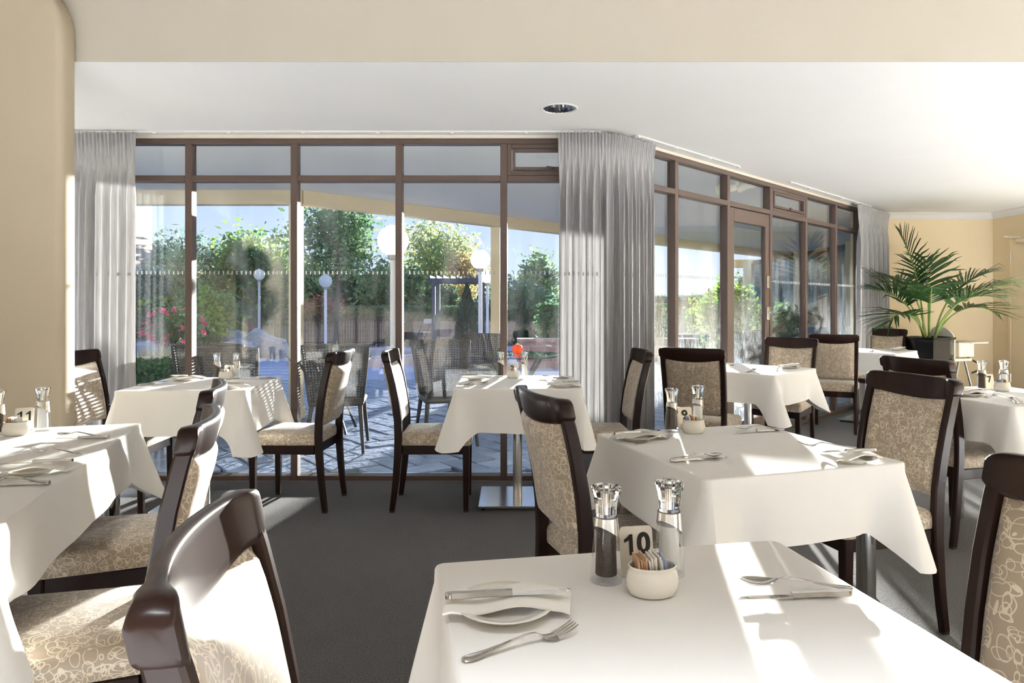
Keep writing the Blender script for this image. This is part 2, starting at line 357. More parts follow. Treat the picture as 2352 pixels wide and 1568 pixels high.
rf = MB().prism([(XL-.1, YN-.1), (XR+.1, YN-.1), (XR+.1, YB+.1), (4.82, YB+.1), (CX-.05, WY+.1), (XL-.1, WY+.1)], 2.97, 3.1).build('roof_slab', 'charcoal_wall'); struct(fixn(rf), 'roof slab above the dining room')
# column at the left, its outer edge curving away at the top
XC = -2.58
prof = [(XC, 0), (-2.141, 0), (-2.141, 1.3), (-2.141, 2.4), (-2.141, 2.55)] + [(-2.141-.07*((z-2.55)/.19)**2, z) for z in (2.60, 2.65, 2.70, 2.75, 2.80, 2.85, 2.90)] + [(XC, 2.90)]
rings = [[(x-ins if x > XC+.01 else x+ins, y, z) for x, z in prof] for y, ins in ((3.24, .034), (3.243, .022), (3.249, .012), (3.258, .004), (3.272, 0), (3.34, 0), (3.36, .012))]
struct(fixn(MB().loft(rings).build('column', 'paint_beige', smooth=50)), 'beige plastered column with rounded edges at the left of the room')
struct(MB().box((XL-.05, (YN+WY)/2, 1.5), (.1, WY-YN, 3)).build('wall_side', 'paint_beige'), 'beige side wall hidden behind the column')
struct(MB().box(((XL+XR)/2, YN-.05, 1.5), (XR-XL, .1, 3)).build('wall_rear', 'hall_dark'), 'unseen wall behind the camera, darkened to cut bounce light')
struct(MB().box((5.52, YB+.05, 1.5), (1.6, .1, 3)).build('wall_back', 'paint_ochre'), 'warm ochre wall behind the palm')
struct(MB().box((XR+.05, (YN+YB)/2, 1.5), (.1, YB-YN, 3)).build('wall_right', 'paint_ochre'), 'warm ochre wall at the right with a door')
def cove(name, p0, p1, n, label):
    p0, p1, n = Vector((*p0, 0)), Vector((*p1, 0)), Vector((*n, 0)); rings = []
    for p in (p0, p1):
        rings.append([(p+n*a+Vector((0, 0, z)))[:] for a, z in ((0, ZC), (.075, ZC), (.07, ZC-.012), (.045, ZC-.022), (.024, ZC-.045), (.012, ZC-.07), (0, ZC-.078))])
    struct(fixn(MB().loft(rings).build(name, 'cornice_white', smooth=40)), label)
cove('trim_2', (4.7, YB), (XR, YB), (0, -1), 'white plaster cornice above the ochre wall')
cove('trim_3', (XR, YB), (XR, 3.4), (-1, 0), 'white plaster cornice along the right wall')
# header strips over the glazing
struct(MB().box(((XL+CX)/2, WY+.06, 2.68), (CX-XL+.05, .12, .53)).build('trim_4', 'cream_trim'), 'cream strip above the front window frame')
a45 = R(45)
w2 = empty('window_2', (CX, WY, 0), a45); struct(w2, 'angled run of tall brown framed windows with a glass door')
struct(MB().box((2.9, .06, 2.68), (5.85, .12, .53)).build('trim_5', 'cream_trim', loc=(CX, WY, 0), rz=a45), 'cream strip above the angled window frame')
struct(MB().box((5.40, .06, 1.21), (.80, .12, 2.42)).build('wall_corner', 'paint_ochre', loc=(CX, WY, 0), rz=a45), 'short ochre wall behind the far curtain')
w1 = empty('window_1', (0, WY, 0), 0); struct(w1, 'wide brown framed floor to ceiling window facing the garden')

ZH, ZHT, ZT0, ZT1, ZS = 2.376, 2.413, 2.111, 2.154, .037
MW, MD = .048, .075
def member(root, name, c, d): return MB().rbox(c, d, .003).build(name, 'frame_brown', root)
def pane(root, x0, x1, z0, z1, mat='window_glass'):
    return MB().box(((x0+x1)/2, .05, (z0+z1)/2), (x1-x0, .006, z1-z0)).build('glass_pane', mat, root)
def dots(root, x0, x1, z):
    m = MB(); x = x0+.045; n = 0
    while x < x1-.04:
        m.box((x, .0455, z), (.008, .0012, .024)); x += .0318
    return tag(m.build('safety_dot_strip', 'dot_white', root), 'row of small white safety dashes printed on the glass', None, None, 'stuff')
def sash(root, x0, x1, z0, z1):
    g = MB(); w = .032
    for c, d in (((x0+w/2, .03, (z0+z1)/2), (w, .05, z1-z0)), ((x1-w/2, .03, (z0+z1)/2), (w, .05, z1-z0)), (((x0+x1)/2, .03, z0+w/2), (x1-x0-2*w, .05, w)), (((x0+x1)/2, .03, z1-w/2), (x1-x0-2*w, .05, w))):
        g.rbox(c, d, .003)
    o = g.build('awning_sash', 'frame_brown', root)
    g = MB(); w2_ = w; inx0, inx1, iz0, iz1 = x0+w+.004, x1-w-.004, z0+w+.004, z1-w-.004; k = .022
    for c, d in (((inx0+k/2, .012, (iz0+iz1)/2), (k, .03, iz1-iz0)), ((inx1-k/2, .012, (iz0+iz1)/2), (k, .03, iz1-iz0)), (((inx0+inx1)/2, .012, iz0+k/2), (inx1-inx0-2*k, .03, k)), (((inx0+inx1)/2, .012, iz1-k/2), (inx1-inx0-2*k, .03, k))):
        g.rbox(c, d, .002)
    g.build('inner_frame', 'frame_brown', o)
    MB().box(((x0+x1)/2, .02, (z0+z1)/2), (inx1-inx0-2*k, .006, iz1-iz0-2*k)).build('glass_pane', 'window_glass', o)
    hx = (x0+x1)/2
    MB().rbox((hx, -.012, iz0+.01), (.05, .016, .022), .003).tube([(hx-.02, -.02, iz0+.01), (hx-.03, -.035, iz0+.012), (hx-.075, -.035, iz0+.02)], [.006, .006, .004], 6).build('handle', 'frame_brown', o)
def glazing(root, xs, awn, door=None, dusty=False):
    x0, x1 = xs[0]-MW/2, xs[-1]+MW/2
    member(root, 'head_rail', ((x0+x1)/2, MD/2, (ZH+ZHT)/2), (x1-x0, MD, ZHT-ZH))
    for x in xs: member(root, 'mullion', (x, MD/2, ZH/2), (MW, MD, ZH))
    for i in range(len(xs)-1):
        a, b = xs[i]+MW/2, xs[i+1]-MW/2
        member(root, 'transom', ((a+b)/2, MD/2, (ZT0+ZT1)/2), (b-a, MD, ZT1-ZT0))
        if i in awn: sash(root, a, b, ZT1, ZH)
        else: pane(root, a, b, ZT1, ZH)
        if i != door:
            member(root, 'sill_rail', ((a+b)/2, MD/2+.005, ZS/2), (b-a, MD+.01, ZS))
            pane(root, a, b, ZS, ZT0, 'window_glass_dusty' if dusty else 'window_glass'); dots(root, a, b, 1.47)
XS1 = [-3.765, -3.02, -2.281, -1.537, -.798, -.058, .69]
glazing(w1, XS1, (5,))
XS2 = [.012, .806, 1.655, 2.503, 3.352, 4.2, 4.978]
glazing(w2, XS2, (3,), door=2, dusty=True)
struct(MB().rbox((0, 0, 1.206), (.07, .07, 2.412), .004).build('trim_6', 'frame_brown', loc=(CX+.0, WY+.035, 0), rz=R(22.5)), 'brown corner post between the two window walls')
struct(MB().rbox((-1.75, .0, 1.206), (.09, .1, 2.412), .004).build('trim_7', 'frame_brown', loc=(-2.06, WY+.05, 0)), 'brown end jamb of the front window')
# outside sill strip in pale metal
MB().box((-1.55, .12, .012), (4.5, .07, .024)).build('outer_sill', 'steel_plate', w1)
MB().box((2.5, .12, .012), (5.0, .07, .024)).build('outer_sill', 'steel_plate', w2)
# glass door in the angled wall
d1 = empty('door_1', (CX+1.655/math.sqrt(2), WY+1.655/math.sqrt(2), 0), a45); struct(d1, 'brown framed glass door in the angled window wall')
dw0, dw1, dz0, dz1 = MW/2+.006, 2.503-1.655-MW/2-.006, .012, ZT0-.006
for c, d, nm in (((dw0+.04, .03, (dz0+dz1)/2), (.08, .045, dz1-dz0), 'stile'), ((dw1-.04, .03, (dz0+dz1)/2), (.08, .045, dz1-dz0), 'stile'), (((dw0+dw1)/2, .03, dz1-.06), (dw1-dw0-.16, .045, .12), 'top_rail'), (((dw0+dw1)/2, .03, dz0+.09), (dw1-dw0-.16, .045, .18), 'bottom_rail')):
    MB().rbox(c, d, .003).build(nm, 'frame_brown', d1)
MB().box(((dw0+dw1)/2, .035, 1.05), (dw1-dw0-.16, .006, 1.78)).build('glass_pane', 'window_glass_dusty', d1)
MB().rbox((dw1-.05, -.005, 1.46), (.035, .02, .12), .004).tube([(dw1-.05, -.02, 1.46), (dw1-.05, -.05, 1.46), (dw1-.01, -.05, 1.47)], .007, 6).build('deadlock', 'steel_plate', d1)
MB().rbox((dw1-.05, -.005, 1.16), (.04, .02, .13), .004).tube([(dw1-.05, -.02, 1.17), (dw1-.05, -.06, 1.17), (dw1-.14, -.06, 1.17)], .009, 6).build('door_handle', 'steel_plate', d1)
# timber door on the right wall
d2 = empty('door_2', (XR, 8.12, 0), 0); struct(d2, 'ochre painted flush door in the right wall')
MB().rbox((-.012, 0, 1.03), (.03, .84, 2.06), .003).build('door_leaf', 'paint_ochre', d2)
for y in (-.45, .45): MB().rbox((-.012, y, 1.055), (.035, .06, 2.11), .006).build('architrave', 'paint_ochre', d2)
MB().rbox((-.012, 0, 2.09), (.035, .84, .06), .006).build('architrave', 'paint_ochre', d2)
for z in (.33, 1.83): MB().tube([(-.034, .42, z-.05), (-.034, .42, z+.05)], .008, 8).build('hinge', 'steel_brushed', d2)
MB().rbox((-.06, .15, 2.03), (.06, .24, .06), .01).build('door_closer', 'steel_brushed', d2)
MB().tube([(-.07, .2, 2.07), (-.14, .38, 2.09), (-.05, .45, 2.12)], .01, 6).build('closer_arm', 'cream_trim', d2)

# ------------------------------------------------------------------ curtain tracks and curtains
def track(p0, p1, label):
    p0, p1 = Vector(p0), Vector(p1); d = p1-p0; L = d.length; a = math.atan2(d.y, d.x)
    t = empty('curtain_track', p0[:], a); tag(t, label, 'curtain track')
    MB().rbox((L/2, 0, -.006), (L, .03, .012), .002).build('rail', 'cornice_white', t)
    k = int(L/.55)+1
    for i in range(k+1): MB().rbox((min(L-.012, .012+i*(L-.024)/k), 0, -.014), (.024, .036, .014), .003).build('bracket', 'cornice_white', t)
n45 = Vector((1, -1, 0))/math.sqrt(2)
track((-4.0, 4.70, ZC), (.62, 4.70, ZC), 'white curtain track along the ceiling above the front window')
c0 = Vector((CX, WY, ZC))+n45*.11; u45 = Vector((1, 1, 0))/math.sqrt(2)
track((c0+u45*.1)[:], (c0+u45*1.62)[:], 'white curtain track running from the corner curtain towards the glass door')
track((c0+u45*2.66)[:], (c0+u45*5.0)[:], 'white curtain track above the far angled windows')

def curtain(name, path, z0, z1, label, folds, amp, seed, sway=.02):
    """hanging cloth along a plan path: tight pinch pleats in the heading, long soft folds below"""
    rg = random.Random(seed); P_ = [Vector((*p, 0)) for p in path]
    seg = [(P_[i+1]-P_[i]).length for i in range(len(P_)-1)]; L = sum(seg)
    N = folds*14; H = [0, .012, .03, .06, .09, .105, .12, .15, .2, .3, .45, .65, .9, 1.2, 1.5, 1.8, 2.1, z1-z0-.02, z1-z0]
    ph = [rg.uniform(-.5, .5) for _ in range(folds+2)]; am = [rg.uniform(.65, 1.3) for _ in range(folds+2)]; ph2 = [rg.uniform(0, 6.28) for _ in range(4)]
    def at(s):
        s = max(0, min(L, s)); i = 0
        while i < len(seg)-1 and s > seg[i]: s -= seg[i]; i += 1
        d = (P_[i+1]-P_[i]).normalized(); return P_[i]+d*s, Vector((d.y, -d.x, 0))
    def atn(s):
        p, _ = at(s); q0, n0 = at(s-.05); q1, n1 = at(s+.05); n = (n0+n1).normalized(); return p, n
    rows = []
    for h in H:
        row = []
        for j in range(N+1):
            u = j/N; s = u*L; f = u*folds; k = int(f) % (folds+1); fr = f-int(f)
            head = math.exp(-((h-.105)/.05)**2)
            w = math.sin(2*math.pi*f + ph[k]*0)
            pinch = (abs(math.sin(math.pi*f))**.35*2-1)
            heading = .5*(math.sin(2*math.pi*f*2)+pinch*.6)
            t = min(1, max(0, (h-.10)/.35)); t = t*t*(3-2*t)
            body = w*am[k]*.8 + .45*math.sin(2*math.pi*f*.5+ph2[0]+h*.5) + .3*math.sin(2*math.pi*f*2+ph2[1]+h*1.1)
            off = amp*((1-t)*heading*(.38+.75*max(0, 1-h/.11))+t*body*(1+.12*h))
            s2 = s+(.012*math.sin(2*math.pi*f+1.1+ph2[2])*t)+sway*(u-.5)*math.sin(1.7*h)*t
            p, n = atn(s2)
            q = p+n*off
            row.append((q.x, q.y, z1-h))
        rows.append(row)
    vs_ = [p for r in rows for p in r]; n = N+1; fs = [(i*n+j, i*n+j+1, (i+1)*n+j+1, (i+1)*n+j) for i in range(len(rows)-1) for j in range(N)]
    root = empty(name, (P_[0].x, P_[0].y, 0)); tag(root, label, 'curtain')
    o = MB().add([(x-P_[0].x, y-P_[0].y, z) for x, y, z in vs_], fs).build('drape', 'curtain_linen', root, smooth=180)
    m = MB()
    for k in range(folds):
        p, nn = atn((k+.5)/folds*L); q = p-nn*.012-P_[0]
        m.tube([(q.x, q.y, z1-.03), (q.x, q.y, z1+.012), (q.x+.006, q.y, z1+.02)], .0025, 5)
    tag(m.build('hook_row', 'steel_plate', root), None, None, None, 'stuff')
    return root
curtain('curtain', [(-3.05, 4.665), (-2.575, 4.665)], .02, 2.41, 'grey linen curtain gathered at the left end of the front window', 9, .03, 3)
curtain('curtain', [(.315, 4.655), (.60, 4.655), (.69, 4.675), (.765, 4.73), (1.045, 5.01)], .02, 2.41, 'large grey linen curtain wrapping the corner between the two window walls', 19, .030, 5, sway=.0)
q0 = (4.04, 7.96); q1 = (4.82, 8.74)
curtain('curtain', [q0, q1], .02, 2.41, 'grey linen curtain beside the palm at the far end of the angled windows', 13, .034, 9)

# ------------------------------------------------------------------ recessed downlight
dl = empty('downlight', (DLX, DLY, ZC)); tag(dl, 'round recessed downlight with a ribbed chrome reflector in the white ceiling', 'light')
MB().lathe([(.104, .004), (.113, .003), (.114, -.002), (.110, -.006), (.102, -.006), (.099, -.002), (.099, .004)], 40, caps=False).build('trim_ring', 'cornice_white', dl, smooth=40)
rings = []
for z, r in ((0, .100), (.03, .097), (.06, .090), (.10, .078), (.13, .05)):
    rings.append([((r-(.005 if k % 2 else 0))*math.cos(2*math.pi*k/48), (r-(.005 if k % 2 else 0))*math.sin(2*math.pi*k/48), z) for k in range(48)])
MB().loft(rings, caps=False).build('reflector', 'reflector_dark', dl)
MB().lathe([(.0, .128), (.05, .13), (.052, .15), (0, .155)], 16).build('lamp_cap', 'charcoal_wall', dl)

# ------------------------------------------------------------------ dining chairs
PY = [(0, -.248), (.10, -.236), (.20, -.225), (.34, -.214), (.45, -.210), (.55, -.213), (.66, -.226), (.77, -.246), (.87, -.270), (.93, -.287)]
def posty(z):
    for i in range(len(PY)-1):
        if z <= PY[i+1][0]:
            t = (z-PY[i][0])/(PY[i+1][0]-PY[i][0]); return PY[i][1]+t*(PY[i+1][1]-PY[i][1])
    return PY[-1][1]
HW = .196
def bow(x): return -.034*(1-(x/HW)**2)
def make_chair():
    root = empty('dining_chair')
    # seat cushion
    rings = []
    def outline(ins, z, crown=0):
        pts = []; yb, yf = -.200+ins, .228-ins; wb, wf = .190-ins, .212-ins; c = .03
        def arc(cx, cy, a0, a1, r):
            return [(cx+r*math.cos(R(a0+(a1-a0)*k/4)), cy+r*math.sin(R(a0+(a1-a0)*k/4))) for k in range(5)]
        pts += arc(wf-c, yf-c, 0, 90, c)+arc(-wf+c, yf-c, 90, 180, c)+arc(-wb+c*.5, yb+c*.5, 180, 270, c*.5)+arc(wb-c*.5, yb+c*.5, 270, 360, c*.5)
        return [(x, y, z) for x, y in pts]
    for ins, z in ((.010, .398), (.002, .402), (0, .412), (0, .445), (.004, .460), (.014, .469), (.05, .476), (.11, .481), (.17, .483)): rings.append(outline(ins, z))
    MB().loft(rings).build('seat', 'fabric_loops', root, smooth=50)
    # aprons
    MB().rbox((0, .196, .372), (.36, .022, .054), .003).build('seat_rail', 'wood_dark', root)
    MB().rbox((0, -.190, .372), (.34, .022, .054), .003).build('seat_rail', 'wood_dark', root)
    for sgn in (-1, 1): MB().rbox((sgn*.180, 0, .372), (.022, .37, .054), .003).build('seat_rail', 'wood_dark', root)
    for sgn in (-1, 1):
        # front leg
        rr = []
        for z, w in ((.012, .031), (.10, .033), (.30, .038), (.398, .040)):
            rr.append([(sgn*(.186-(.002 if z < .05 else 0))+a, .194+b, z) for a, b in rrect(w, w, .004)])
        lg = MB().loft(rr).build('front_leg', 'wood_dark', root, smooth=30)
        MB().lathe([(.014, 0), (.016, .002), (.016, .013), (.012, .014)], 10, M=Matrix.Translation((sgn*.184, .194, 0))).build('glide', 'rubber_black', lg)
        # back post in one sweep from floor to top
        rr = []
        for i, (z, y) in enumerate(PY):
            z0, z1 = PY[max(0, i-1)], PY[min(len(PY)-1, i+1)]; tv = Vector((0, z1[1]-z0[1], z1[0]-z0[0])).normalized(); nv = Vector((0, tv.z, -tv.y))
            dep = .032+.014*min(1, z/.4) if z < .5 else .046-.008*(z-.5)/.45
            xc = sgn*(.186+.012*min(1, max(0, (z-.3)/.5))); wx = .030
            rr.append([(xc+a, y+nv.y*b, max(.012, z)+nv.z*b) for a, b in rrect(wx, dep, .005)])
        lg = MB().loft(rr).build('back_post', 'wood_dark', root, smooth=30)
        MB().box((sgn*.186, -.248, .007), (.024, .026, .014)).build('glide', 'rubber_black', lg)
    # curved top rail
    rr = []; XS_ = [-.219, -.217, -.212, -.204, -.192]+[-.175+.35*i/16 for i in range(17)]+[.192, .204, .212, .217, .219]
    for x in XS_:
        u = abs(x)/.219
        zt = .960-(.016*max(0, (u-.88)/.12)**2); zb = .889-.022*(1-u*u) - (.0 if u < .9 else 0)
        zb = zb+.012*max(0, (u-.9)/.1)
        yc0 = bow(min(max(x, -HW), HW)); sm_ = min(1, max(0, (u-.70)/.13)); hy = .0125+.0105*sm_*sm_*(3-2*sm_)
        sec = []
        for q_ in range(14):
            th_ = 2*math.pi*(q_+.5)/14; ca, sa = math.cos(th_), math.sin(th_); ex = .30 if u < .999 else .5
            a = math.copysign(abs(ca)**ex, ca)*(1 if u < .999 else .62); b = math.copysign(abs(sa)**ex, sa)*(1 if u < .999 else .72)
            z = (zt+zb)/2+b*(zt-zb)/2; sec.append((x, posty(min(z, .945))+yc0+a*hy, z))
        rr.append(sec)
    fixn(MB().loft(rr).build('top_rail', 'wood_dark', root, smooth=60))
    # padded back panel
    nx, nz = 16, 14; w = .183; m = MB(); idx = {}
    for side in (1, -1):
        for j in range(nz+1):
            for i in range(nx+1):
                x = -w+2*w*i/nx; u = abs(x)/w; zb = .515; zt = .893-.020*(1-u*u); z = zb+(zt-zb)*j/nz
                ev = abs(2*j/nz-1)
                th = .027*math.sqrt(max(0, 1-u**7))*math.sqrt(max(0, 1-(ev**9)))+.004
                y = posty(z)+bow(x)*(.35+.65*(z-.5)/.4)+side*th
                idx[side, j, i] = len(m.v); m.v.append((x, y, z))
    for j in range(nz):
        for i in range(nx):
            a = idx
            m.f.append((a[1, j, i], a[1, j+1, i], a[1, j+1, i+1], a[1, j, i+1])); m.f.append((a[-1, j, i], a[-1, j, i+1], a[-1, j+1, i+1], a[-1, j+1, i]))
    bd = [(0, i) for i in range(nx)]+[(j, nx) for j in range(nz)]+[(nz, i) for i in range(nx, 0, -1)]+[(j, 0) for j in range(nz, 0, -1)]
    for k in range(len(bd)):
        p, q = bd[k], bd[(k+1) % len(bd)]; m.f.append((idx[1, p[0], p[1]], idx[1, q[0], q[1]], idx[-1, q[0], q[1]], idx[-1, p[0], p[1]]))
    fixn(m.build('backrest', 'fabric_loops', root, smooth=60))
    return root
chairs = [   # x, y, facing angle, label
    (-.096, .903, 10, 'nearest dining chair at the lower left, bright sun across its patterned backrest'),
    (-1.077, 1.677, 197, 'nearer of the two dining chairs along the long left table, sun stripes on its seat'),
    (-1.337, 2.340, 198, 'farther of the two dining chairs along the long left table'),
    (-2.385, 4.20, 2, 'dining chair half hidden by the beige column, beside the left curtain'),
    (-1.352, 4.280, 176, 'dining chair right of the left window table, seen from behind with its back in shade'),
    (-.473, 4.278, 1, 'dining chair left of the middle window table with a sunlit front'),
    (.530, 4.300, 182, 'dining chair in front of the corner curtain, right of the middle window table'),
    (.367, 2.310, 18, 'dining chair standing alone at the centre, its patterned back just behind the mills'),
    (1.345, 2.695, 195, 'large dining chair facing the camera at the right end of the second table'),
    (2.430, 3.730, 17, 'dining chair pulled up to the right edge table, overlapped by the larger chair'),
    (1.325, 4.720, 59, 'dining chair with its back to the camera, just right of the corner curtain'),
    (2.220, 5.630, 232, 'dining chair facing the camera on the far side of the glass door table'),
    (3.230, 6.820, 62, 'dining chair with its back to the camera in front of the far palm table'),
    (4.230, 7.880, 224, 'farthest dining chair, facing the camera between the far curtain and the palm pot'),
    (.705, 1.050, 193, 'dining chair cut off by the right edge of the picture'),
]
ch0 = make_chair()
for i, (x, y, a, lab) in enumerate(chairs):
    o = ch0 if i == 0 else dup(ch0)
    o.location = (x, y, 0); o.rotation_euler = (0, 0, R(a-90)); tag(o, lab, 'chair', 'dark wood dining chairs with patterned upholstery')

# ------------------------------------------------------------------ tables and cloths
def cloth(cx, cy, rz, w, d, drop, tip, flare, seed, label, base_off=.15):
    rg = random.Random(seed); hw, hd = w/2+.004, d/2+.004; cr_ = .022
    pts = []   # x, y, outward nx, ny, distance to nearest corner
    def side(p0, p1, n):
        L = math.dist(p0, p1); K = max(10, int(L/.024))
        for k in range(K):
            t = k/K; x = p0[0]+(p1[0]-p0[0])*t; y = p0[1]+(p1[1]-p0[1])*t; pts.append((x, y, n[0], n[1], min(t, 1-t)*L+.012))
    def corner(cx_, cy_, a0):
        for k in range(9):
            a = R(a0+90*k/8); pts.append((cx_+cr_*math.cos(a), cy_+cr_*math.sin(a), math.cos(a), math.sin(a), abs(k-4)/4*.012))
    side((hw, -hd+cr_), (hw, hd-cr_), (1, 0)); corner(hw-cr_, hd-cr_, 0); side((hw-cr_, hd), (-hw+cr_, hd), (0, 1)); corner(-hw+cr_, hd-cr_, 90)
    side((-hw, hd-cr_), (-hw, -hd+cr_), (-1, 0)); corner(-hw+cr_, -hd+cr_, 180); side((-hw+cr_, -hd), (hw-cr_, -hd), (0, -1)); corner(hw-cr_, -hd+cr_, 270)
    n = len(pts); ph = [rg.uniform(0, 6.28) for _ in range(6)]; cs = [rg.uniform(.8, 1.2) for _ in range(4)]
    rings = [[(x-nx*.007, y-ny*.007, 0) for x, y, nx, ny, c in pts], [(x-nx*.002, y-ny*.002, -.0015) for x, y, nx, ny, c in pts], [(x, y, -.0055) for x, y, nx, ny, c in pts], [(x+nx*.001, y+ny*.001, -.03) for x, y, nx, ny, c in pts]]
    for t in (.08, .18, .3, .42, .55, .68, .8, .9, 1.0):
        row = []
        for i, (x, y, nx, ny, c) in enumerate(pts):
            q = cs[(0 if x > 0 and y > 0 else 1 if x < 0 and y > 0 else 2 if x < 0 else 3)]
            fold = math.exp(-(c/.05)**2); tri = max(0, 1-c/.14)
            dent = math.exp(-((c-.13)/.05)**2)
            out = .001+t*(flare*q*fold+.012-.026*dent+.006*math.sin(i*.21+ph[0])*t)+.0025*math.sin(i*.5+ph[1])*t
            z = -.03-t*((drop-.03)+(tip-drop)*q*tri**1.15+.006*math.sin(i*.13+ph[2]))
            tx, ty = -ny, nx
            row.append((x+nx*out+tx*.02*fold*t*math.sin(ph[3]), y+ny*out+ty*.02*fold*t*math.sin(ph[3]), z))
        rings.append(row)
    m = MB().loft(rings, caps=False); m.f.append(tuple(range(n-1, -1, -1))[::-1])
    o = m.build('tablecloth', 'linen_white', smooth=48, loc=(cx, cy, .755), rz=rz)
    return tag(o, label, 'tablecloth', 'white tablecloths')
TOPZ = .7555
def table(cx, cy, rz, w, d, label, legs=None):
    t = empty('dining_table', (cx, cy, 0), rz); tag(t, label, 'table', 'dining tables')
    MB().rbox((0, 0, .738), (w-.004, d-.004, .030), .006).build('tabletop', 'wood_dark', t)
    if legs:
        for x, y in legs: MB().lathe([(.0, .012), (.028, .012), (.0285, .02), (.0285, .723), (0, .723)], 24, M=Matrix.Translation((x, y, 0))).lathe([(0, 0), (.022, 0), (.024, .012), (0, .012)], 16, M=Matrix.Translation((x, y, 0))).build('leg', 'chrome', t, smooth=40)
    else:
        MB().rbox((0, 0, .022), (.48, .46, .014), .003).build('base_plate', 'steel_plate', t)
        MB().lathe([(0, .028), (.029, .028), (.029, .722), (0, .722)], 28).build('pedestal', 'steel_brushed', t, smooth=40)
        for a in (-1, 1):
            for b in (-1, 1): MB().lathe([(0, 0), (.014, 0), (.014, .016), (0, .016)], 10, M=Matrix.Translation((a*.21, b*.20, 0))).build('foot', 'rubber_black', t)
        MB().rbox((0, 0, .715), (.30, .06, .016), .003).rbox((0, 0, .715), (.06, .30, .016), .003).build('top_bracket', 'charcoal_wall', t)
    return t
TB = {  # key: cx, cy, rot, w, d, drop, tip, flare
    '10': (.265, 1.005, 10.5, .70, .70, .21, .32, .07), '9': (.770, 2.345, 17.5, .715, .715, .21, .31, .07), '11': (-1.663, 2.015, 17.0, .72, 1.45, .19, .31, .07),
    '1': (-1.905, 4.235, 3, .72, .73, .262, .36, .085), '2': (.035, 4.335, 0, .745, .75, .262, .36, .095), '8': (1.81, 5.235, 45, .74, .74, .22, .33, .075),
    '12': (3.80, 7.28, 45, .74, .74, .21, .31, .07), '7': (2.667, 3.690, 12, .72, .72, .20, .29, .06)}
names = {'10': 'nearest square table', '9': 'square table behind the nearest one', '11': 'long table at the left', '1': 'square table at the left of the front window', '2': 'square table at the centre of the front window',
         '8': 'square table beside the glass door', '12': 'far square table in front of the palm', '7': 'square table at the right edge'}
q = .28
for k, (cx, cy, rz, w, d, drop, tip, flare) in TB.items():
    legs = None
    if k in ('10', '9'): legs = [(a*q, b*q) for a in (-1, 1) for b in (-1, 1)]
    if k == '7': legs = [(.0, .30), (-.0, -.30), (.28, .28), (.28, -.28)]
    if k == '11': legs = [(a*.28, b*.62) for a in (-1, 1) for b in (-1, 1)]
    kind = 'brushed steel pedestal with square plate' if not legs else 'round chrome legs'
    table(cx, cy, R(rz), w, d, names[k]+', on '+kind, legs)
    cloth(cx, cy, R(rz), w, d, drop, tip, flare, 40+int(k), 'white linen cloth draped over the '+names[k])

# ------------------------------------------------------------------ tableware
def strip(st, th, M=None, m=None):
    """st: (s, halfwidth, z) stations along x, a thin blade with rounded top"""
    m = m or MB(); rings = []
    for s, w, z in st: rings.append([(s, -w, z), (s, -w*.6, z+th*.9), (s, w*.6, z+th*.9), (s, w, z), (s, w*.6, z-th*.3), (s, -w*.6, z-th*.3)])
    return m.loft(rings, M=M)
HANDLE = [(-.088, .002, .003), (-.085, .007, .003), (-.078, .0095, .003), (-.066, .009, .0035), (-.052, .0062, .005), (-.03, .0045, .008), (-.01, .0036, .0115), (.012, .0031, .0145), (.026, .003, .0135), (.035, .0034, .009)]
def make_fork():
    m = strip(HANDLE+[(.041, .0068, .0055), (.048, .0105, .0035), (.055, .0118, .003), (.060, .0118, .0035)], .0026)
    for k in range(4):
        y = -.0091+k*.00607
        rings = []
        for s, w, z in ((.059, .0024, .0035), (.070, .0019, .0055), (.080, .0016, .009), (.088, .0013, .0125), (.0935, .0006, .0155)):
            rings.append([(s, y-w, z), (s, y-w, z+.002), (s, y+w, z+.002), (s, y+w, z)])
        m.loft(rings)
    return m.build('fork', 'cutlery_steel', smooth=50)
def make_spoon():
    rings = []; m = strip(HANDLE, .0026)
    st = [(.034, .0035, .009, 0), (.040, .009, .006, .001), (.048, .0148, .0045, .003), (.058, .0182, .0040, .0048), (.070, .0185, .0040, .005), (.082, .0155, .0045, .0036), (.090, .0095, .0055, .0018), (.0945, .002, .0062, .0002)]
    for s, w, z, dp in st:
        zt = z+.004
        rings.append([(s, -w, zt), (s, -w*.7, zt-dp*.75), (s, 0, zt-dp), (s, w*.7, zt-dp*.75), (s, w, zt), (s, w*.72, zt-dp*.75-.0014), (s, 0, zt-dp-.0016), (s, -w*.72, zt-dp*.75-.0014)])
    m.loft(rings); return m.build('spoon', 'cutlery_steel', smooth=50)
def make_knife():
    k = empty('table_knife')
    strip([(-.100, .003, .0045), (-.097, .0075, .0045), (-.09, .0092, .0045), (-.078, .0088, .0045), (-.06, .007, .0045), (-.03, .0066, .0045), (-.004, .0074, .0045), (.004, .0068, .0045)], .0075).build('handle', 'cutlery_steel', k, smooth=50)
    rings = []
    for s, a, b in ((.003, -.0062, .006), (.03, -.0075, .0068), (.06, -.0085, .007), (.078, -.008, .007), (.090, -.004, .0066), (.098, .003, .0055)):
        rings.append([(s, a, .0045), (s, b, .0038), (s, b, .0058)])
    MB().loft(rings).build('blade', 'chrome', k)
    return k
def make_plate():
    p = MB().lathe([(0, .0035), (.040, .0035), (.044, .0), (.047, 0), (.049, .004), (.064, .010), (.077, .0155), (.0785, .017), (.077, .0178), (.062, .0125), (.048, .0075), (.044, .0065), (0, .0065)], 40).build('bread_plate', 'china_cream', smooth=50)
    return p
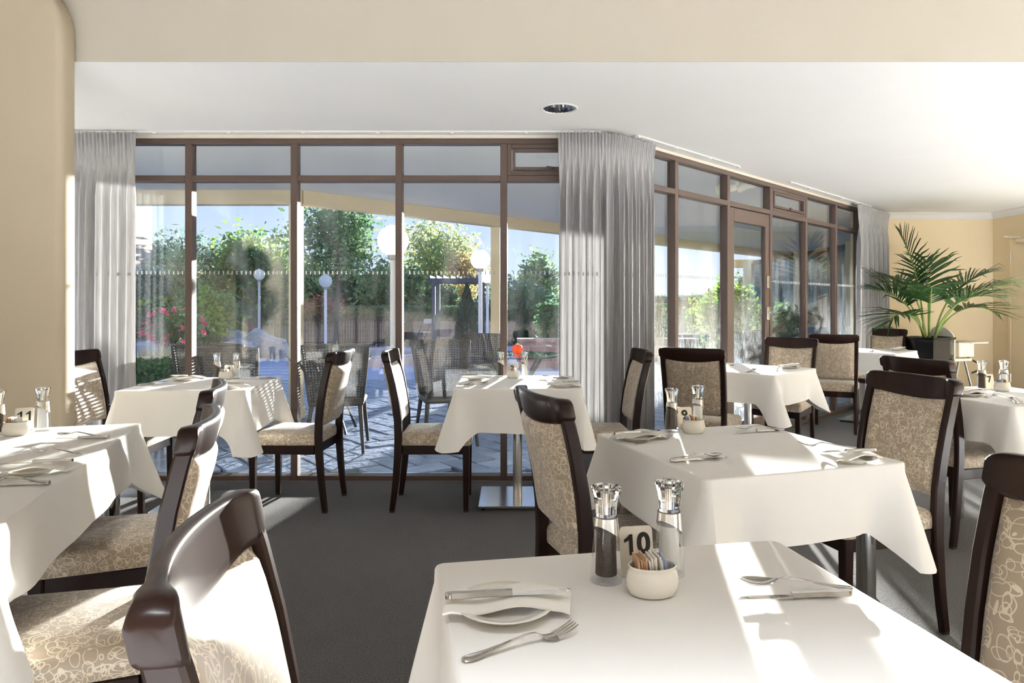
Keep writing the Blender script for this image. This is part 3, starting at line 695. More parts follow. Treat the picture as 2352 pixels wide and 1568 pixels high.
def make_napkin():
    nx, ny = 16, 6; m = MB(); th = .006
    def zz(u, v): return .0195+.005*math.sin(u*4.4+.7)-.010*max(0, (abs(u)-.80)/.2)**2*.6+.002*v
    for side in (0, 1):
        for j in range(ny+1):
            for i in range(nx+1):
                u = -1+2*i/nx; v = -1+2*j/ny
                m.v.append((u*.098+v*.006, v*.037+u*.004, zz(u, v)+(th*(1-.4*abs(v)**6) if side else 0)))
    n = nx+1; o1 = n*(ny+1)
    for j in range(ny):
        for i in range(nx):
            a = j*n+i; m.f.append((a, a+n, a+n+1, a+1)); m.f.append((o1+a, o1+a+1, o1+a+n+1, o1+a+n))
    bd = [(0, i) for i in range(nx)]+[(j, nx) for j in range(ny)]+[(ny, i) for i in range(nx, 0, -1)]+[(j, 0) for j in range(ny, 0, -1)]
    for k in range(len(bd)):
        p, r = bd[k], bd[(k+1) % len(bd)]; a, b = p[0]*n+p[1], r[0]*n+r[1]; m.f.append((a, b, o1+b, o1+a))
    return fixn(m.build('napkin', 'napkin_white', smooth=60))
def make_shaker(fill):
    k = empty('pepper_mill' if fill == 'pepper_fill' else 'salt_mill')
    MB().lathe([(0, 0), (.0285, 0), (.029, .004), (.0275, .014), (.0262, .03), (.0235, .06), (.0208, .09), (.0198, .1115), (0, .1115)], 28).build('body', 'acrylic_clear', k, smooth=40)
    MB().lathe([(0, .012), (.019, .012), (.0185, .03), (.0170, .088), (0, .088)], 20).build('filling', fill, k, smooth=40)
    n = 28; top = [(.0205*math.cos(2*math.pi*j/n), .0205*math.sin(2*math.pi*j/n), .1125) for j in range(n)]; bot = []
    for j in range(n):
        z = .083-.016*math.cos(2*math.pi*j/n-.6); r = .0208+(.1125-z)*.075; bot.append((r*math.cos(2*math.pi*j/n), r*math.sin(2*math.pi*j/n), z))
    MB().loft([bot, top], caps=False).build('steel_sleeve', 'steel_brushed', k, smooth=60)
    hd = MB().lathe([(0, .114), (.0185, .114), (.019, .118), (.0195, .13), (.0225, .148), (.0262, .160), (.0268, .163), (.025, .166), (.014, .1655), (.011, .158), (0, .157)], 12).build('head', 'acrylic_solid', k, smooth=25)
    MB().lathe([(0, .118), (.004, .118), (.004, .158), (.0065, .160), (.0065, .168), (.005, .1695), (0, .1695)], 12).build('spindle', 'chrome', hd, smooth=40)
    return k
def make_pot():
    n = 28
    p = MB().lathe([(0, .003), (.034, .0), (.040, .004), (.045, .016), (.0455, .026), (.042, .040), (.040, .046), (.0415, .049), (.0405, .0505), (.038, .049), (.0375, .044), (.041, .03), (.040, .014), (.033, .007), (0, .007)], n, sy=.72).build('sachet_pot', 'china_cream', smooth=50)
    return p
def make_sign(num):
    t = empty('table_number_sign')
    bm = bmesh.new(); w, h, r = .062, .086, .008; poly = []
    for cx_, cy_, a0 in ((w/2-r, h-r, 0), (-w/2+r, h-r, 90)):
        for k in range(5): poly.append((cx_+r*math.cos(R(a0+90*k/4)), cy_+r*math.sin(R(a0+90*k/4))))
    poly += [(-w/2, 0), (w/2, 0)]
    bm.free(); tl = Matrix.Rotation(R(-9), 4, 'X')
    rings = [[(x, y_, z) for x, z in poly] for y_ in (-.0008, .0008)]
    MB().loft(rings, M=tl).build('plate', 'sign_steel', t)
    MB().box((0, .016, .001), (w, .034, .0016)).build('foot', 'sign_steel', t)
    for k, chd in enumerate(num):
        dx = 0 if len(num) == 1 else (-.0145 if k == 0 else .0135)
        M = tl @ Matrix.Translation((dx, -.0016, .054)) @ Matrix.Rotation(R(90), 4, 'X')
        if chd == '1':
            fixn(MB().prism([(.0005, -.0180), (.0075, -.0180), (.0075, .0180), (.0020, .0180), (-.0025, .0130), (-.0085, .0095), (-.0085, .0040), (.0005, .0080)], -.0004, .0004, M=M).build('numeral', 'ink_black', t))
        else: text_mesh('numeral', chd, .050, 'ink_black', t, M, offset=.0017)
    return t
PR = {'fork': make_fork(), 'spoon': make_spoon(), 'knife': make_knife(), 'plate': make_plate(), 'napkin': make_napkin(), 'pepper': make_shaker('pepper_fill'), 'salt': make_shaker('salt_fill'), 'pot': make_pot()}
used = set()
def put(kind, x, y, ang, label, cat, group=None, z=TOPZ):
    o = PR[kind]
    if kind in used: o = dup(o)
    used.add(kind); o.location = (x, y, z); o.rotation_euler = (0, 0, R(ang))
    for kk in ('label', 'category', 'group'):
        if kk in o: del o[kk]
    return tag(o, label, cat, group)
sach = None
def sachets(x, y, ang, cols, tname):
    global sach
    for i, c in enumerate(cols):
        u = (-.5+(i+.5)/len(cols))*.048
        nm = {'b': 'paper_brown', 'w': 'paper_white', 'u': 'paper_blue'}[c]
        key = 'sachet_'+c
        o = MB().rbox((0, 0, .026), (.0034, .036, .052), .001).build('sugar_sachet', nm) if key not in PR else dup(PR[key])
        PR[key] = PR.get(key, o)
        ca, sa = math.cos(R(ang)), math.sin(R(ang))
        o.location = (x+u*ca+rnd.uniform(-.002, .002)*sa, y+u*sa, TOPZ+.0105+rnd.uniform(0, .006)); o.rotation_euler = (rnd.uniform(-.05, .05), R(-8+rnd.uniform(-4, 4)), R(ang+rnd.uniform(-6, 6)))
        cn = {'b': 'brown', 'w': 'white', 'u': 'blue'}[c]
        for kk in ('label', 'category', 'group'):
            if kk in o: del o[kk]
        tag(o, cn+' paper sachet standing in the pot on '+tname, 'sachet', cn+' sachets in the pot on '+tname)
def kit(tn, pep, sal, sgn, sa, pot, pa, cols, num):
    put('pepper', *pep, sa, 'clear acrylic pepper mill with a steel sleeve on '+tn, 'pepper mill', 'pepper mills')
    put('salt', *sal, sa, 'clear acrylic salt mill with a steel sleeve on '+tn, 'salt mill', 'salt mills')
    s = make_sign(num); s.location = (*sgn, TOPZ); s.rotation_euler = (0, 0, R(sa)); tag(s, 'brushed steel sign with a black '+{'10': 'ten', '9': 'nine', '11': 'eleven', '1': 'one', '2': 'two', '7': 'seven'}[num]+' on '+tn, 'sign', 'table number signs')
    put('pot', *pot, pa, 'glossy cream oval pot holding sachets on '+tn, 'pot', 'sachet pots'); sachets(*pot, pa, cols, tn)
def placed(tn, which, px, py, pa, n=True, knife=None, fork=None):
    put('plate', px, py, 0, 'round cream bread plate %s of %s' % (which, tn), 'plate', 'bread plates')
    if n: put('napkin', px+.008, py+.002, pa, 'folded white napkin %s of %s' % (which, tn), 'napkin', 'folded napkins')
    if knife: put('knife', knife[0], knife[1], knife[2], 'silver knife on the napkin %s of %s' % (which, tn), 'knife', 'table knives', TOPZ+.0285)
    if fork: put('fork', fork[0], fork[1], fork[2], 'silver fork by the plate %s of %s' % (which, tn), 'fork', 'table forks', TOPZ+(fork[3] if len(fork) > 3 else 0))
def pair(tn, which, kx, ky, ka, sx_, sy_, sa, z=0.006):
    put('knife', kx, ky, ka, 'silver knife under a spoon %s of %s' % (which, tn), 'knife', 'table knives')
    put('spoon', sx_, sy_, sa, 'silver spoon over a knife %s of %s' % (which, tn), 'spoon', 'table spoons', TOPZ+z)
# table 10
T = 'the nearest table'
kit(T, (.166, 1.205), (.284, 1.235), (.226, 1.225), 10, (.236, 1.148), 6, 'bbbbbwwwwwwuu', '10')
placed(T, 'at its left end', -.012, 1.080, 3, True, (-.004, 1.070, 7), (.010, .968, 27))
pair(T, 'at its right end', .466, 1.128, 185, .486, 1.160, 172)
# table 9
T = 'the table behind the nearest'
kit(T, (.612, 2.615), (.735, 2.700), (.678, 2.668), 12, (.690, 2.595), 6, 'uwwbbbbww', '9')
placed(T, 'at its left corner', .450, 2.465, 15, True, (.452, 2.432, 20), (.505, 2.435, 36))
pair(T, 'at its near edge', .585, 2.128, 14, .575, 2.138, 18)
pair(T, 'at its back corner', .935, 2.600, 195, .955, 2.622, 172)
placed(T, 'at its right corner', 1.050, 2.125, 20, True, (1.035, 2.110, 190), (1.050, 2.270, 168, .012))
# table 11
T = 'the long left table'
kit(T, (-1.925, 2.555), (-1.815, 2.640), (-1.895, 2.650), 22, (-1.850, 2.545), 10, 'bbbbwwwwww', '11')
pair(T, 'at its far end', -1.565, 2.470, 187, -1.575, 2.495, 172)
placed(T, 'at its right side', -1.385, 1.975, 8, True, (-1.375, 1.965, 194), (-1.46, 2.190, 172, .010))
pair(T, 'at its near right side', -1.345, 1.830, 187, -1.335, 1.845, 174)
# table 1
T = 'the left window table'
kit(T, (-1.945, 4.50), (-1.825, 4.52), (-1.890, 4.545), -4, (-1.873, 4.465), 4, 'wwwbw', '1')
placed(T, 'at its back left corner', -2.095, 4.390, 10, True, (-2.08, 4.37, 10))
pair(T, 'at its left edge', -2.190, 4.165, 60, -2.175, 4.160, 64)
placed(T, 'at its front right corner', -1.645, 3.965, -10, True, (-1.64, 3.95, 165))
pair(T, 'at its back right corner', -1.650, 4.470, 195, -1.640, 4.490, 178)
# table 2
T = 'the middle window table'
kit(T, (-.075, 4.615), (.085, 4.620), (.003, 4.635), 2, (.010, 4.545), 0, 'wbbbw', '2')
placed(T, 'at its back left corner', -.235, 4.420, 0, True, (-.23, 4.40, 5))
pair(T, 'at its left edge', -.235, 4.135, 22, -.225, 4.140, 38)
pair(T, 'at its back right corner', .275, 4.485, 175, .285, 4.52, 155)
placed(T, 'at its front right corner', .300, 4.040, 0, True, (.30, 4.03, 182))
# table 7
T = 'the right edge table'
kit(T, (2.687, 3.905), (2.835, 3.935), (2.765, 3.945), 12, (2.765, 3.850), 6, 'uwbbw', '7')
placed(T, 'at its left edge', 2.430, 3.650, 15, True, (2.43, 3.63, 20), (2.545, 3.625, 40))
pair(T, 'at its near left corner', 2.515, 3.420, 60, 2.530, 3.430, 72)
# table by the glass door
T = 'the glass door table'
pair(T, 'at its near left edge', 1.735, 4.960, 50, 1.745, 4.960, 58)
placed(T, 'at its right corner', 2.110, 5.220, 20, True, (2.11, 5.20, 200), (2.06, 5.20, 200))
put('spoon', 1.690, 5.400, 30, 'silver spoon at the window side of the table by the glass door', 'spoon', 'table spoons')
# far table
T = 'the far palm table'
pair(T, 'at its near left edge', 3.70, 7.03, 55, 3.71, 7.02, 62)
placed(T, 'at its right corner', 4.10, 7.26, 20, True, (4.10, 7.24, 200))

# ------------------------------------------------------------------ palm in its pot
pl = empty('plant_pot', (4.80, 7.85, 0)); tag(pl, 'tall glossy black octagonal pot holding the palm', 'plant pot')
MB().lathe([(0, 0), (.19, 0), (.245, .845), (.262, .85), (.262, .875), (.232, .875), (.228, .80), (0, .80)], 8, M=Matrix.Rotation(R(22.5), 4, 'Z')).build('pot_body', 'pot_black', pl)
MB().lathe([(0, .81), (.225, .81), (.225, .815), (0, .83)], 16).build('soil', 'soil', pl)
pt = empty('potted_palm', (4.80, 7.85, .82)); tag(pt, 'green palm with long feathery fronds growing from the black pot', 'palm')
def frond(az, lean, L, droop, n=24, ll=.30, start=.42):
    """arching rib with paired narrow leaflets"""
    m = MB(); a = R(az); h = Vector((math.cos(a), math.sin(a), 0)); p = Vector((.05*math.cos(a), .05*math.sin(a), 0)); pts = [p.copy()]; K = 16; th = R(90-lean*.35)
    ds = L/K; dirs = []
    for k in range(K):
        t = k/K; ang = R(90)-R(lean)*(.35+.9*t)-R(droop)*t*t
        d = h*math.cos(ang)+Vector((0, 0, math.sin(ang))); p = p+d*ds; pts.append(p.copy()); dirs.append(d)
    dirs.append(dirs[-1])
    m.tube(pts, [.011*(1-.8*i/K)+.0015 for i in range(K+1)], 6)
    stem = m.build('frond_stem', 'palm_stem', None, smooth=60)
    m = MB()
    for i in range(n):
        t = start+(1-start)*(i+.5)/n; f = t*K; k = min(K-1, int(f)); fr = f-k
        p = pts[k]+(pts[k+1]-pts[k])*fr; d = dirs[k]
        side = d.cross(Vector((0, 0, 1)));
        side = side.normalized() if side.length > .05 else Vector((-h.y, h.x, 0))
        up = side.cross(d).normalized(); u = (t-start)/(1-start)
        le = ll*(.55+.9*math.sin(math.pi*min(1, u*.85+.12)))*rnd.uniform(.85, 1.1)
        for sg in (-1, 1):
            sp = R(72-46*u+rnd.uniform(-6, 6)); o = (side*sg*math.sin(sp)+d*math.cos(sp)+up*(.30-.1*u)).normalized()
            w = .0165*(1-.35*u)*rnd.uniform(.8, 1.15); wv = o.cross(up).normalized() if abs(o.dot(up)) < .95 else d
            c = []
            for q_, ww, dr in ((0, .5, 0), (.25, 1, .015), (.55, .9, .09), (.82, .55, .20), (1, .06, .32)):
                c.append((p+o*le*q_-Vector((0, 0, 1))*le*dr*(.5+.5*rnd.random()), w*ww))
            b = len(m.v)
            for cp, ww in c: m.v += [(cp-wv*ww)[:], (cp+up*ww*.35)[:], (cp+wv*ww)[:]]
            for q_ in range(len(c)-1):
                i0 = b+q_*3; m.f += [(i0, i0+1, i0+4, i0+3), (i0+1, i0+2, i0+5, i0+4)]
    o = m.build('frond', 'palm_leaf', pt, smooth=180); stem.parent = o
    return o
for az, lean, L, dr in ((165, 8, 1.38, 14), (60, 16, 1.22, 30), (185, 44, 1.02, 34), (205, 66, .84, 55), (345, 46, 1.08, 36), (5, 64, .98, 42), (300, 40, .95, 60), (240, 38, 1.0, 55), (355, 28, 1.05, 42), (150, 30, 1.1, 40), (100, 30, 1.1, 45)):
    frond(az+rnd.uniform(-6, 6), lean, L*.92*rnd.uniform(.95, 1.05), dr+4, n=17, ll=.34, start=.50)

# ------------------------------------------------------------------ high chairs
def high_chair():
    t = empty('high_chair')
    for sx_ in (-1, 1):
        MB().tube([(sx_*.16, .20, 0), (sx_*.13, .03, .62)], .013, 8).build('leg', 'metal_grey', t, smooth=60)
        MB().tube([(sx_*.16, -.24, 0), (sx_*.13, -.04, .62)], .013, 8).build('leg', 'metal_grey', t, smooth=60)
    MB().rbox((0, 0, .60), (.30, .28, .035), .012, 2).build('seat', 'plastic_ivory', t, smooth=50)
    rings = []
    for y0 in (0, .018):
        ring = []
        for k in range(13):
            a = math.pi*k/12; ring.append((.15*math.cos(a)*(1.0), -.13-.06*math.sin(a)-y0, .86+.13*math.sin(a)))
        ring += [(-.14, -.12-y0, .615), (.14, -.12-y0, .615)]; rings.append(ring)
    fixn(MB().loft(rings).build('backrest', 'plastic_ivory', t, smooth=50))
    MB().rbox((0, .20, .80), (.40, .27, .022), .01, 2).build('tray', 'plastic_ivory', t, smooth=50)
    for sx_ in (-1, 1): MB().rbox((sx_*.155, .03, .72), (.018, .24, .17), .008).build('side_panel', 'plastic_ivory', t)
    MB().tube([(.1, .12, .62), (.17, .2, .56), (.17, .22, .48), (.12, .16, .44)], .012, 6).build('strap', 'rubber_black', t)
    return t
hc = high_chair(); hc.location = (5.22, 8.10, 0); hc.rotation_euler = (0, 0, R(-72)); tag(hc, 'ivory plastic high chair with a tray against the ochre wall, right of the palm pot', 'high chair', 'ivory high chairs')
h2 = dup(hc, (4.86, 8.52, 0), R(-80)); tag(h2, 'ivory plastic high chair mostly hidden behind the palm pot', 'high chair', 'ivory high chairs')

from mathutils import noise as mnoise

# ------------------------------------------------------------------ outside: ground, veranda
struct(MB().box((0, 62, -.16), (220, 114, .1)).build('garden_ground', 'garden_soil'), 'dark planted garden ground beyond the patio')
pb = poly_face('patio', 'grout_dark', [(-7.5, WY+.12), (CX-.06, WY+.12), (5.0, 9.25), (6.6, 9.25), (6.6, 20), (-7.5, 20)], [], -.045, flip=True); struct(pb, 'slate paved patio outside the windows, laid in herringbone')
PW = .205; tmpl = MB().rbox((0, 0, -.02), (2*PW-.016, PW-.016, .04), .006)
tme = bpy.data.meshes.new('paver'); tme.from_pydata(tmpl.v, [], tmpl.f); tme.materials.append(MATS['paver_slate'])
cells = []
c45, s45 = math.cos(R(38)), math.sin(R(38))
for n_ in range(-70, 71):
    for m_ in range(-30, 31):
        for kind in (0, 1):
            if kind == 0: gx, gy, rot = n_+4*m_+1, n_+.5, 0
            else: gx, gy, rot = n_+4*m_+2.5, n_-1+1, 90
            x = (gx*c45-gy*s45)*PW-1; y = (gx*s45+gy*c45)*PW+8
            if x < -6.2 or x > 5.0 or y < WY+.27 or y > 11.5: continue
            if x > CX-.3 and y < x+CC+.42: continue
            cells.append((math.hypot(x, y), x, y, rot))
cells.sort()
big = MB()
for i, (dd, x, y, rot) in enumerate(cells):
    M = Matrix.Translation((x, y, -.012+rnd.uniform(-.005, .005))) @ Matrix.Rotation(R(38+rot+rnd.uniform(-1.2, 1.2)), 4, 'Z') @ Matrix.Rotation(rnd.uniform(-.012, .012), 4, 'X') @ Matrix.Rotation(rnd.uniform(-.012, .012), 4, 'Y')
    if i < 300:
        o = bpy.data.objects.new('paver', tme); C.objects.link(o); o.matrix_world = M; o.parent = pb
    else: big.add(tmpl.v, tmpl.f, M)
tag(big.build('paver_field', 'paver_slate', pb), 'distant slate pavers of the patio', None, None, 'stuff')
struct(MB().box((-4, 16.2, -.05), (26, 9.4, .06)).build('terrace', 'path_stone'), 'smooth blue grey terrace around the pool')

EL = 9.9; ax, ay = -2.34, 7.56          # eave line y = x + EL, corner of the eave
sof = fixn(MB().prism([(-9, WY+.1), (CX-.05, WY+.1), (4.85, 9.0), (6.9, 9.0), (6.9, 6.9+EL), (ax, ay), (-9, ay)], 2.50, 2.60).build('veranda_soffit', 'soffit_white')); struct(sof, 'pale flat soffit of the veranda outside the windows')
def beam(p0, p1, w, z0, z1, label):
    p0, p1 = Vector((*p0, 0)), Vector((*p1, 0)); d = p1-p0; L = d.length
    b = MB().rbox((L/2, 0, (z0+z1)/2), (L, w, z1-z0), .006).build('eave_beam', 'beam_cream', loc=p0[:], rz=math.atan2(d.y, d.x)); struct(b, label); return b
beam((-9, ay), (ax+.03, ay), .14, 2.345, 2.56, 'cream eave beam running across the left window panes')
beam((ax, ay), (6.9, 6.9+EL), .14, 2.345, 2.56, 'cream eave beam running diagonally away towards the right')
for x, y, lab in ((ax-.05, ay, 'cream veranda post at the bend of the eave beam'), (-.235, 9.665, 'cream veranda post under the diagonal eave beam, right of the pergola')):
    p = empty('veranda_post', (x, y, 0)); tag(p, lab, 'post', 'veranda posts')
    MB().rbox((0, 0, 1.16), (.13, .13, 2.37), .008).build('shaft', 'stucco_cream', p); MB().rbox((0, 0, .05), (.17, .17, .13), .01).build('plinth', 'stucco_cream', p)
# wing of the same building closing the veranda at the right
wing = empty('building_wing', (6.75, 9.0, 0)); struct(wing, 'cream wing with dark glazed doors at the far right of the veranda')
for y in (.3, 2.3, 4.4, 6.9, 10.4): MB().rbox((0, y, 1.25), (.22, .42, 2.5), .01).build('pillar', 'stucco_cream', wing)
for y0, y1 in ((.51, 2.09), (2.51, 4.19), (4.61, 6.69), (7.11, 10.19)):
    MB().box((.06, (y0+y1)/2, 1.25), (.06, y1-y0, 2.46)).build('backing_wall', 'charcoal_wall', wing)  # charcoal backing behind the blue grey panes
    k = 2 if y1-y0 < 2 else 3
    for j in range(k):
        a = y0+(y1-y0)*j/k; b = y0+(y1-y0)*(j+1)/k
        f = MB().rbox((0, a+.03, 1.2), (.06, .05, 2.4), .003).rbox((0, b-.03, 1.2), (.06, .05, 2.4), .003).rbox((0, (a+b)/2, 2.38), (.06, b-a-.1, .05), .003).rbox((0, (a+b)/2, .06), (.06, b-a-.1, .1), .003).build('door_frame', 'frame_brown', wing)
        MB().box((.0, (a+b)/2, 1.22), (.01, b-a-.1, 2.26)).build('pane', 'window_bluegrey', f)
# twin spotlight under the soffit
sp = empty('twin_spotlight', (2.22, 6.75, 2.5)); tag(sp, 'cream twin floodlight hanging under the soffit outside the angled window', 'light')
MB().tube([(0, 0, 0), (0, 0, -.10)], .02, 10).build('stem', 'plastic_ivory', sp, smooth=60)
for sx_, ang in ((-1, 150), (1, -15)):
    M = Matrix.Translation((sx_*.05, 0, -.10)) @ Matrix.Rotation(R(ang), 4, 'Z') @ Matrix.Rotation(R(62 if sx_ > 0 else 100), 4, 'Y')
    h_ = MB().lathe([(0, -.05), (.035, -.05), (.042, -.03), (.045, .05), (.065, .09), (.067, .14), (.06, .142), (.058, .10), (0, .095)], 20, M=M).build('lamp_head', 'plastic_ivory', sp, smooth=45)
    MB().lathe([(0, .12), (.057, .12), (0, .125)], 16, M=M).build('lens', 'window_dark', h_)

# ------------------------------------------------------------------ garden lamps
def lamp_post(x, y, zc, r, pr, label):
    t = empty('garden_lamp', (x, y, -.05)); tag(t, label, 'lamp', 'white globe garden lamps')
    MB().lathe([(pr*1.6, 0), (pr*1.6, .12), (pr, .16), (pr, zc-r+.04), (0, zc-r+.04)], 16).build('pole', 'post_white', t, smooth=40)
    MB().lathe([(pr, zc-r+.0), (pr*1.8, zc-r+.01), (pr*1.9, zc-r+.06), (pr, zc-r+.09)], 16).build('collar', 'metal_grey', t, smooth=40)
    prof = [(max(.001, r*math.sin(math.pi*k/16)), zc+.05-r*math.cos(math.pi*k/16)) for k in range(1, 16)]
    MB().lathe(prof, 28).build('globe', 'globe_glass', t, smooth=180)
    MB().lathe([(.0, zc+r*.98+.05), (r*.25, zc+r*.97+.05), (r*.2, zc+r+.06), (0, zc+r+.065)], 14).build('cap', 'post_white', t)
lamp_post(-1.50, 8.6, 2.05, .195, .036, 'tallest looking globe lamp, white post just beyond the glass left of the autumn tree')
lamp_post(-.615, 13.2, 2.12, .19, .038, 'white globe lamp in front of the pergola')
lamp_post(-.62, 17.2, 1.95, .17, .036, 'white globe lamp partly behind another, right of the pergola')
lamp_post(-5.0, 18.3, 1.88, .175, .038, 'white globe lamp by the dark railing of the pool')
lamp_post(-7.85, 21.2, 2.18, .17, .038, 'small white globe lamp standing among the green shrubs')

# ------------------------------------------------------------------ patio furniture
def wicker_chair():
    t = empty('wicker_chair'); m = MB()
    def P_(u, v):   # u -1..1 across, v 0..1 up
        z = .42+.48*v; w = .22+.055*v; return Vector((u*w, -.20-.10*v+.05*u*u*(.4+.6*v)-.03*0, z+.012*(1-u*u)*v))
    NU, NV = 20, 22
    for i in range(NU+1):
        u = -1+2*i/NU; r_ = []
        for j in range(NV+1):
            p = P_(u, j/NV)+Vector((0, .003*(1 if (i+j) % 2 else -1), 0)); r_.append([(p.x-.0085, p.y, p.z), (p.x, p.y+.003, p.z), (p.x+.0085, p.y, p.z), (p.x, p.y-.003, p.z)])
        m.loft(r_)
    for j in range(NV+1):
        r_ = []
        for i in range(NU+1):
            p = P_(-1+2*i/NU, j/NV)+Vector((0, .003*(-1 if (i+j) % 2 else 1), 0)); r_.append([(p.x, p.y, p.z-.0085), (p.x, p.y+.003, p.z), (p.x, p.y, p.z+.0085), (p.x, p.y-.003, p.z)])
        m.loft(r_)
    tag(m.build('woven_back', 'wicker_dark', t), None, None, None, 'stuff')
    edge = [P_(-1, v/8)[:] for v in range(9)]+[P_(u/8*2-1, 1)[:] for u in range(1, 9)]+[P_(1, 1-v/8)[:] for v in range(1, 9)]
    MB().tube(edge, .014, 8).build('back_frame', 'wicker_dark', t, smooth=60)
    MB().rbox((0, .02, .41), (.46, .46, .05), .02, 2).build('seat', 'wicker_dark', t, smooth=50)
    for sx_ in (-1, 1):
        MB().tube([(sx_*.20, .21, .40), (sx_*.235, .26, 0)], [.02, .014], 8).build('leg', 'wicker_dark', t, smooth=60)
        MB().tube([(sx_*.20, -.18, .40), (sx_*.235, -.30, 0)], [.02, .014], 8).build('leg', 'wicker_dark', t, smooth=60)
    return t
wc = None
for x, y, a, lab in ((-2.66, 6.02, 20, 'dark wicker patio chair turned towards the hedge beyond the left window table'), (-2.20, 5.62, -12, 'dark wicker patio chair straight behind the mills of the left window table'),
                     (-1.52, 5.98, 8, 'dark wicker patio chair behind a dining chair, nearest the pool'), (-.60, 6.20, 196, 'dark wicker patio chair left of the round glass table'),
                     (-.40, 7.55, 165, 'dark wicker patio chair beyond the round glass table'), (3.05, 9.15, 40, 'dark wicker patio chair outside the glass door')):
    if wc is None: wc = o = wicker_chair()
    else: o = dup(wc)
    o.location = (x, y, -.005); o.rotation_euler = (0, 0, R(a)); tag(o, lab, 'chair', 'wicker patio chairs')
def glass_table(x, y, r, label):
    t = empty('patio_table', (x, y, 0)); tag(t, label, 'table', 'round glass patio tables')
    MB().lathe([(0, .72), (r-.004, .72), (r, .724), (r, .728), (r-.004, .732), (0, .732)], 48).build('glass_top', 'table_glass', t, smooth=30)
    MB().lathe([(r-.05, .705), (r-.03, .705), (r-.03, .72), (r-.05, .72)], 40, caps=False).build('rim', 'wicker_dark', t)
    for k in range(4):
        a = R(45+90*k); MB().tube([(math.cos(a)*r*.82, math.sin(a)*r*.82, .71), (math.cos(a)*r*.28, math.sin(a)*r*.28, .38), (math.cos(a)*r*.7, math.sin(a)*r*.7, 0)], .016, 8).build('leg', 'wicker_dark', t, smooth=60)
glass_table(.02, 7.12, .48, 'round glass patio table with an orange lantern, behind the middle window table')
glass_table(-1.80, 6.75, .42, 'round glass patio table beyond the left window table')
glass_table(3.55, 9.95, .45, 'round glass patio table outside the glass door')
ln = empty('lantern', (.055, 7.05, .732)); tag(ln, 'small orange ball lantern on the round glass patio table', 'lantern')
MB().lathe([(.02, 0), (.045, .012), (.056, .04), (.056, .06), (.045, .088), (.02, .10)], 20).build('ball', 'lantern_orange', ln, smooth=60)
MB().lathe([(0, .098), (.02, .098), (.02, .108), (0, .108)], 12).build('rim', 'cream_trim', ln)

# ------------------------------------------------------------------ greenery
def leaves(m, rg, cen, rad, n, leaf, clumps, spread=.34, flat=1.0):
    cl = []
    for _ in range(clumps):
        while True:
            v = Vector((rg.uniform(-1, 1), rg.uniform(-1, 1), rg.uniform(-1, 1)))
            if .25 < v.length < .93: break
        cl.append(v*rg.uniform(.75, 1.05) if v.length > .5 else v)
    for i in range(n):
        c = cl[i % clumps]; g = Vector((rg.gauss(0, spread*.55), rg.gauss(0, spread*.55), rg.gauss(0, spread*.5*flat)))
        p = Vector(((c.x+g.x)*rad[0]+cen[0], (c.y+g.y)*rad[1]+cen[1], (c.z+g.z)*rad[2]+cen[2]))
        d = Vector((rg.gauss(0, 1), rg.gauss(0, 1), rg.gauss(0, .8))).normalized(); e_ = d.cross(Vector((rg.gauss(0, 1), rg.gauss(0, 1), rg.gauss(0, 1)))).normalized()
        s_ = leaf*rg.uniform(.6, 1.3); b = len(m.v)
        m.v += [(p-d*s_)[:], (p+e_*s_*.45)[:], (p+d*s_)[:], (p-e_*s_*.45)[:]]; m.f.append((b, b+1, b+2, b+3))
def tree(name, label, cat, x, y, z0, zt, rx, n, leaf, mats, trunk=.08, seed=1, clumps=30, group=None, spread=.34, y2=None):
    if y2:
        k_ = y2/y; x *= k_; z0 = 1.24+(z0-1.24)*k_; zt = 1.24+(zt-1.24)*k_; rx *= k_; leaf *= k_**.5; y = y2
    rg = random.Random(seed); t = empty(name, (x, y, -.1)); tag(t, label, cat, group)
    zc, rz = (z0+zt)/2, (zt-z0)/2
    for k, (mt, fr) in enumerate(mats):
        m = MB(); leaves(m, rg, (0, 0, zc+.1), (rx, rx*.85, rz), int(n*fr), leaf, clumps, spread); m.build('foliage', mt, t)
    if trunk:
        m = MB(); m.tube([(0, 0, 0), (.05*rx, 0, zc*.5), (0, .03*rx, zc+.1)], [trunk, trunk*.8, trunk*.5], 8)
        for k in range(5):
            a = k*1.3; m.tube([(0, 0, z0*.6+zc*.4), (math.cos(a)*rx*.35, math.sin(a)*rx*.3, zc+rz*.2), (math.cos(a)*rx*.6, math.sin(a)*rx*.5, zc+rz*.6)], [trunk*.45, trunk*.3, trunk*.1], 6)
        m.build('trunk', 'bark', t, smooth=60)
    return t
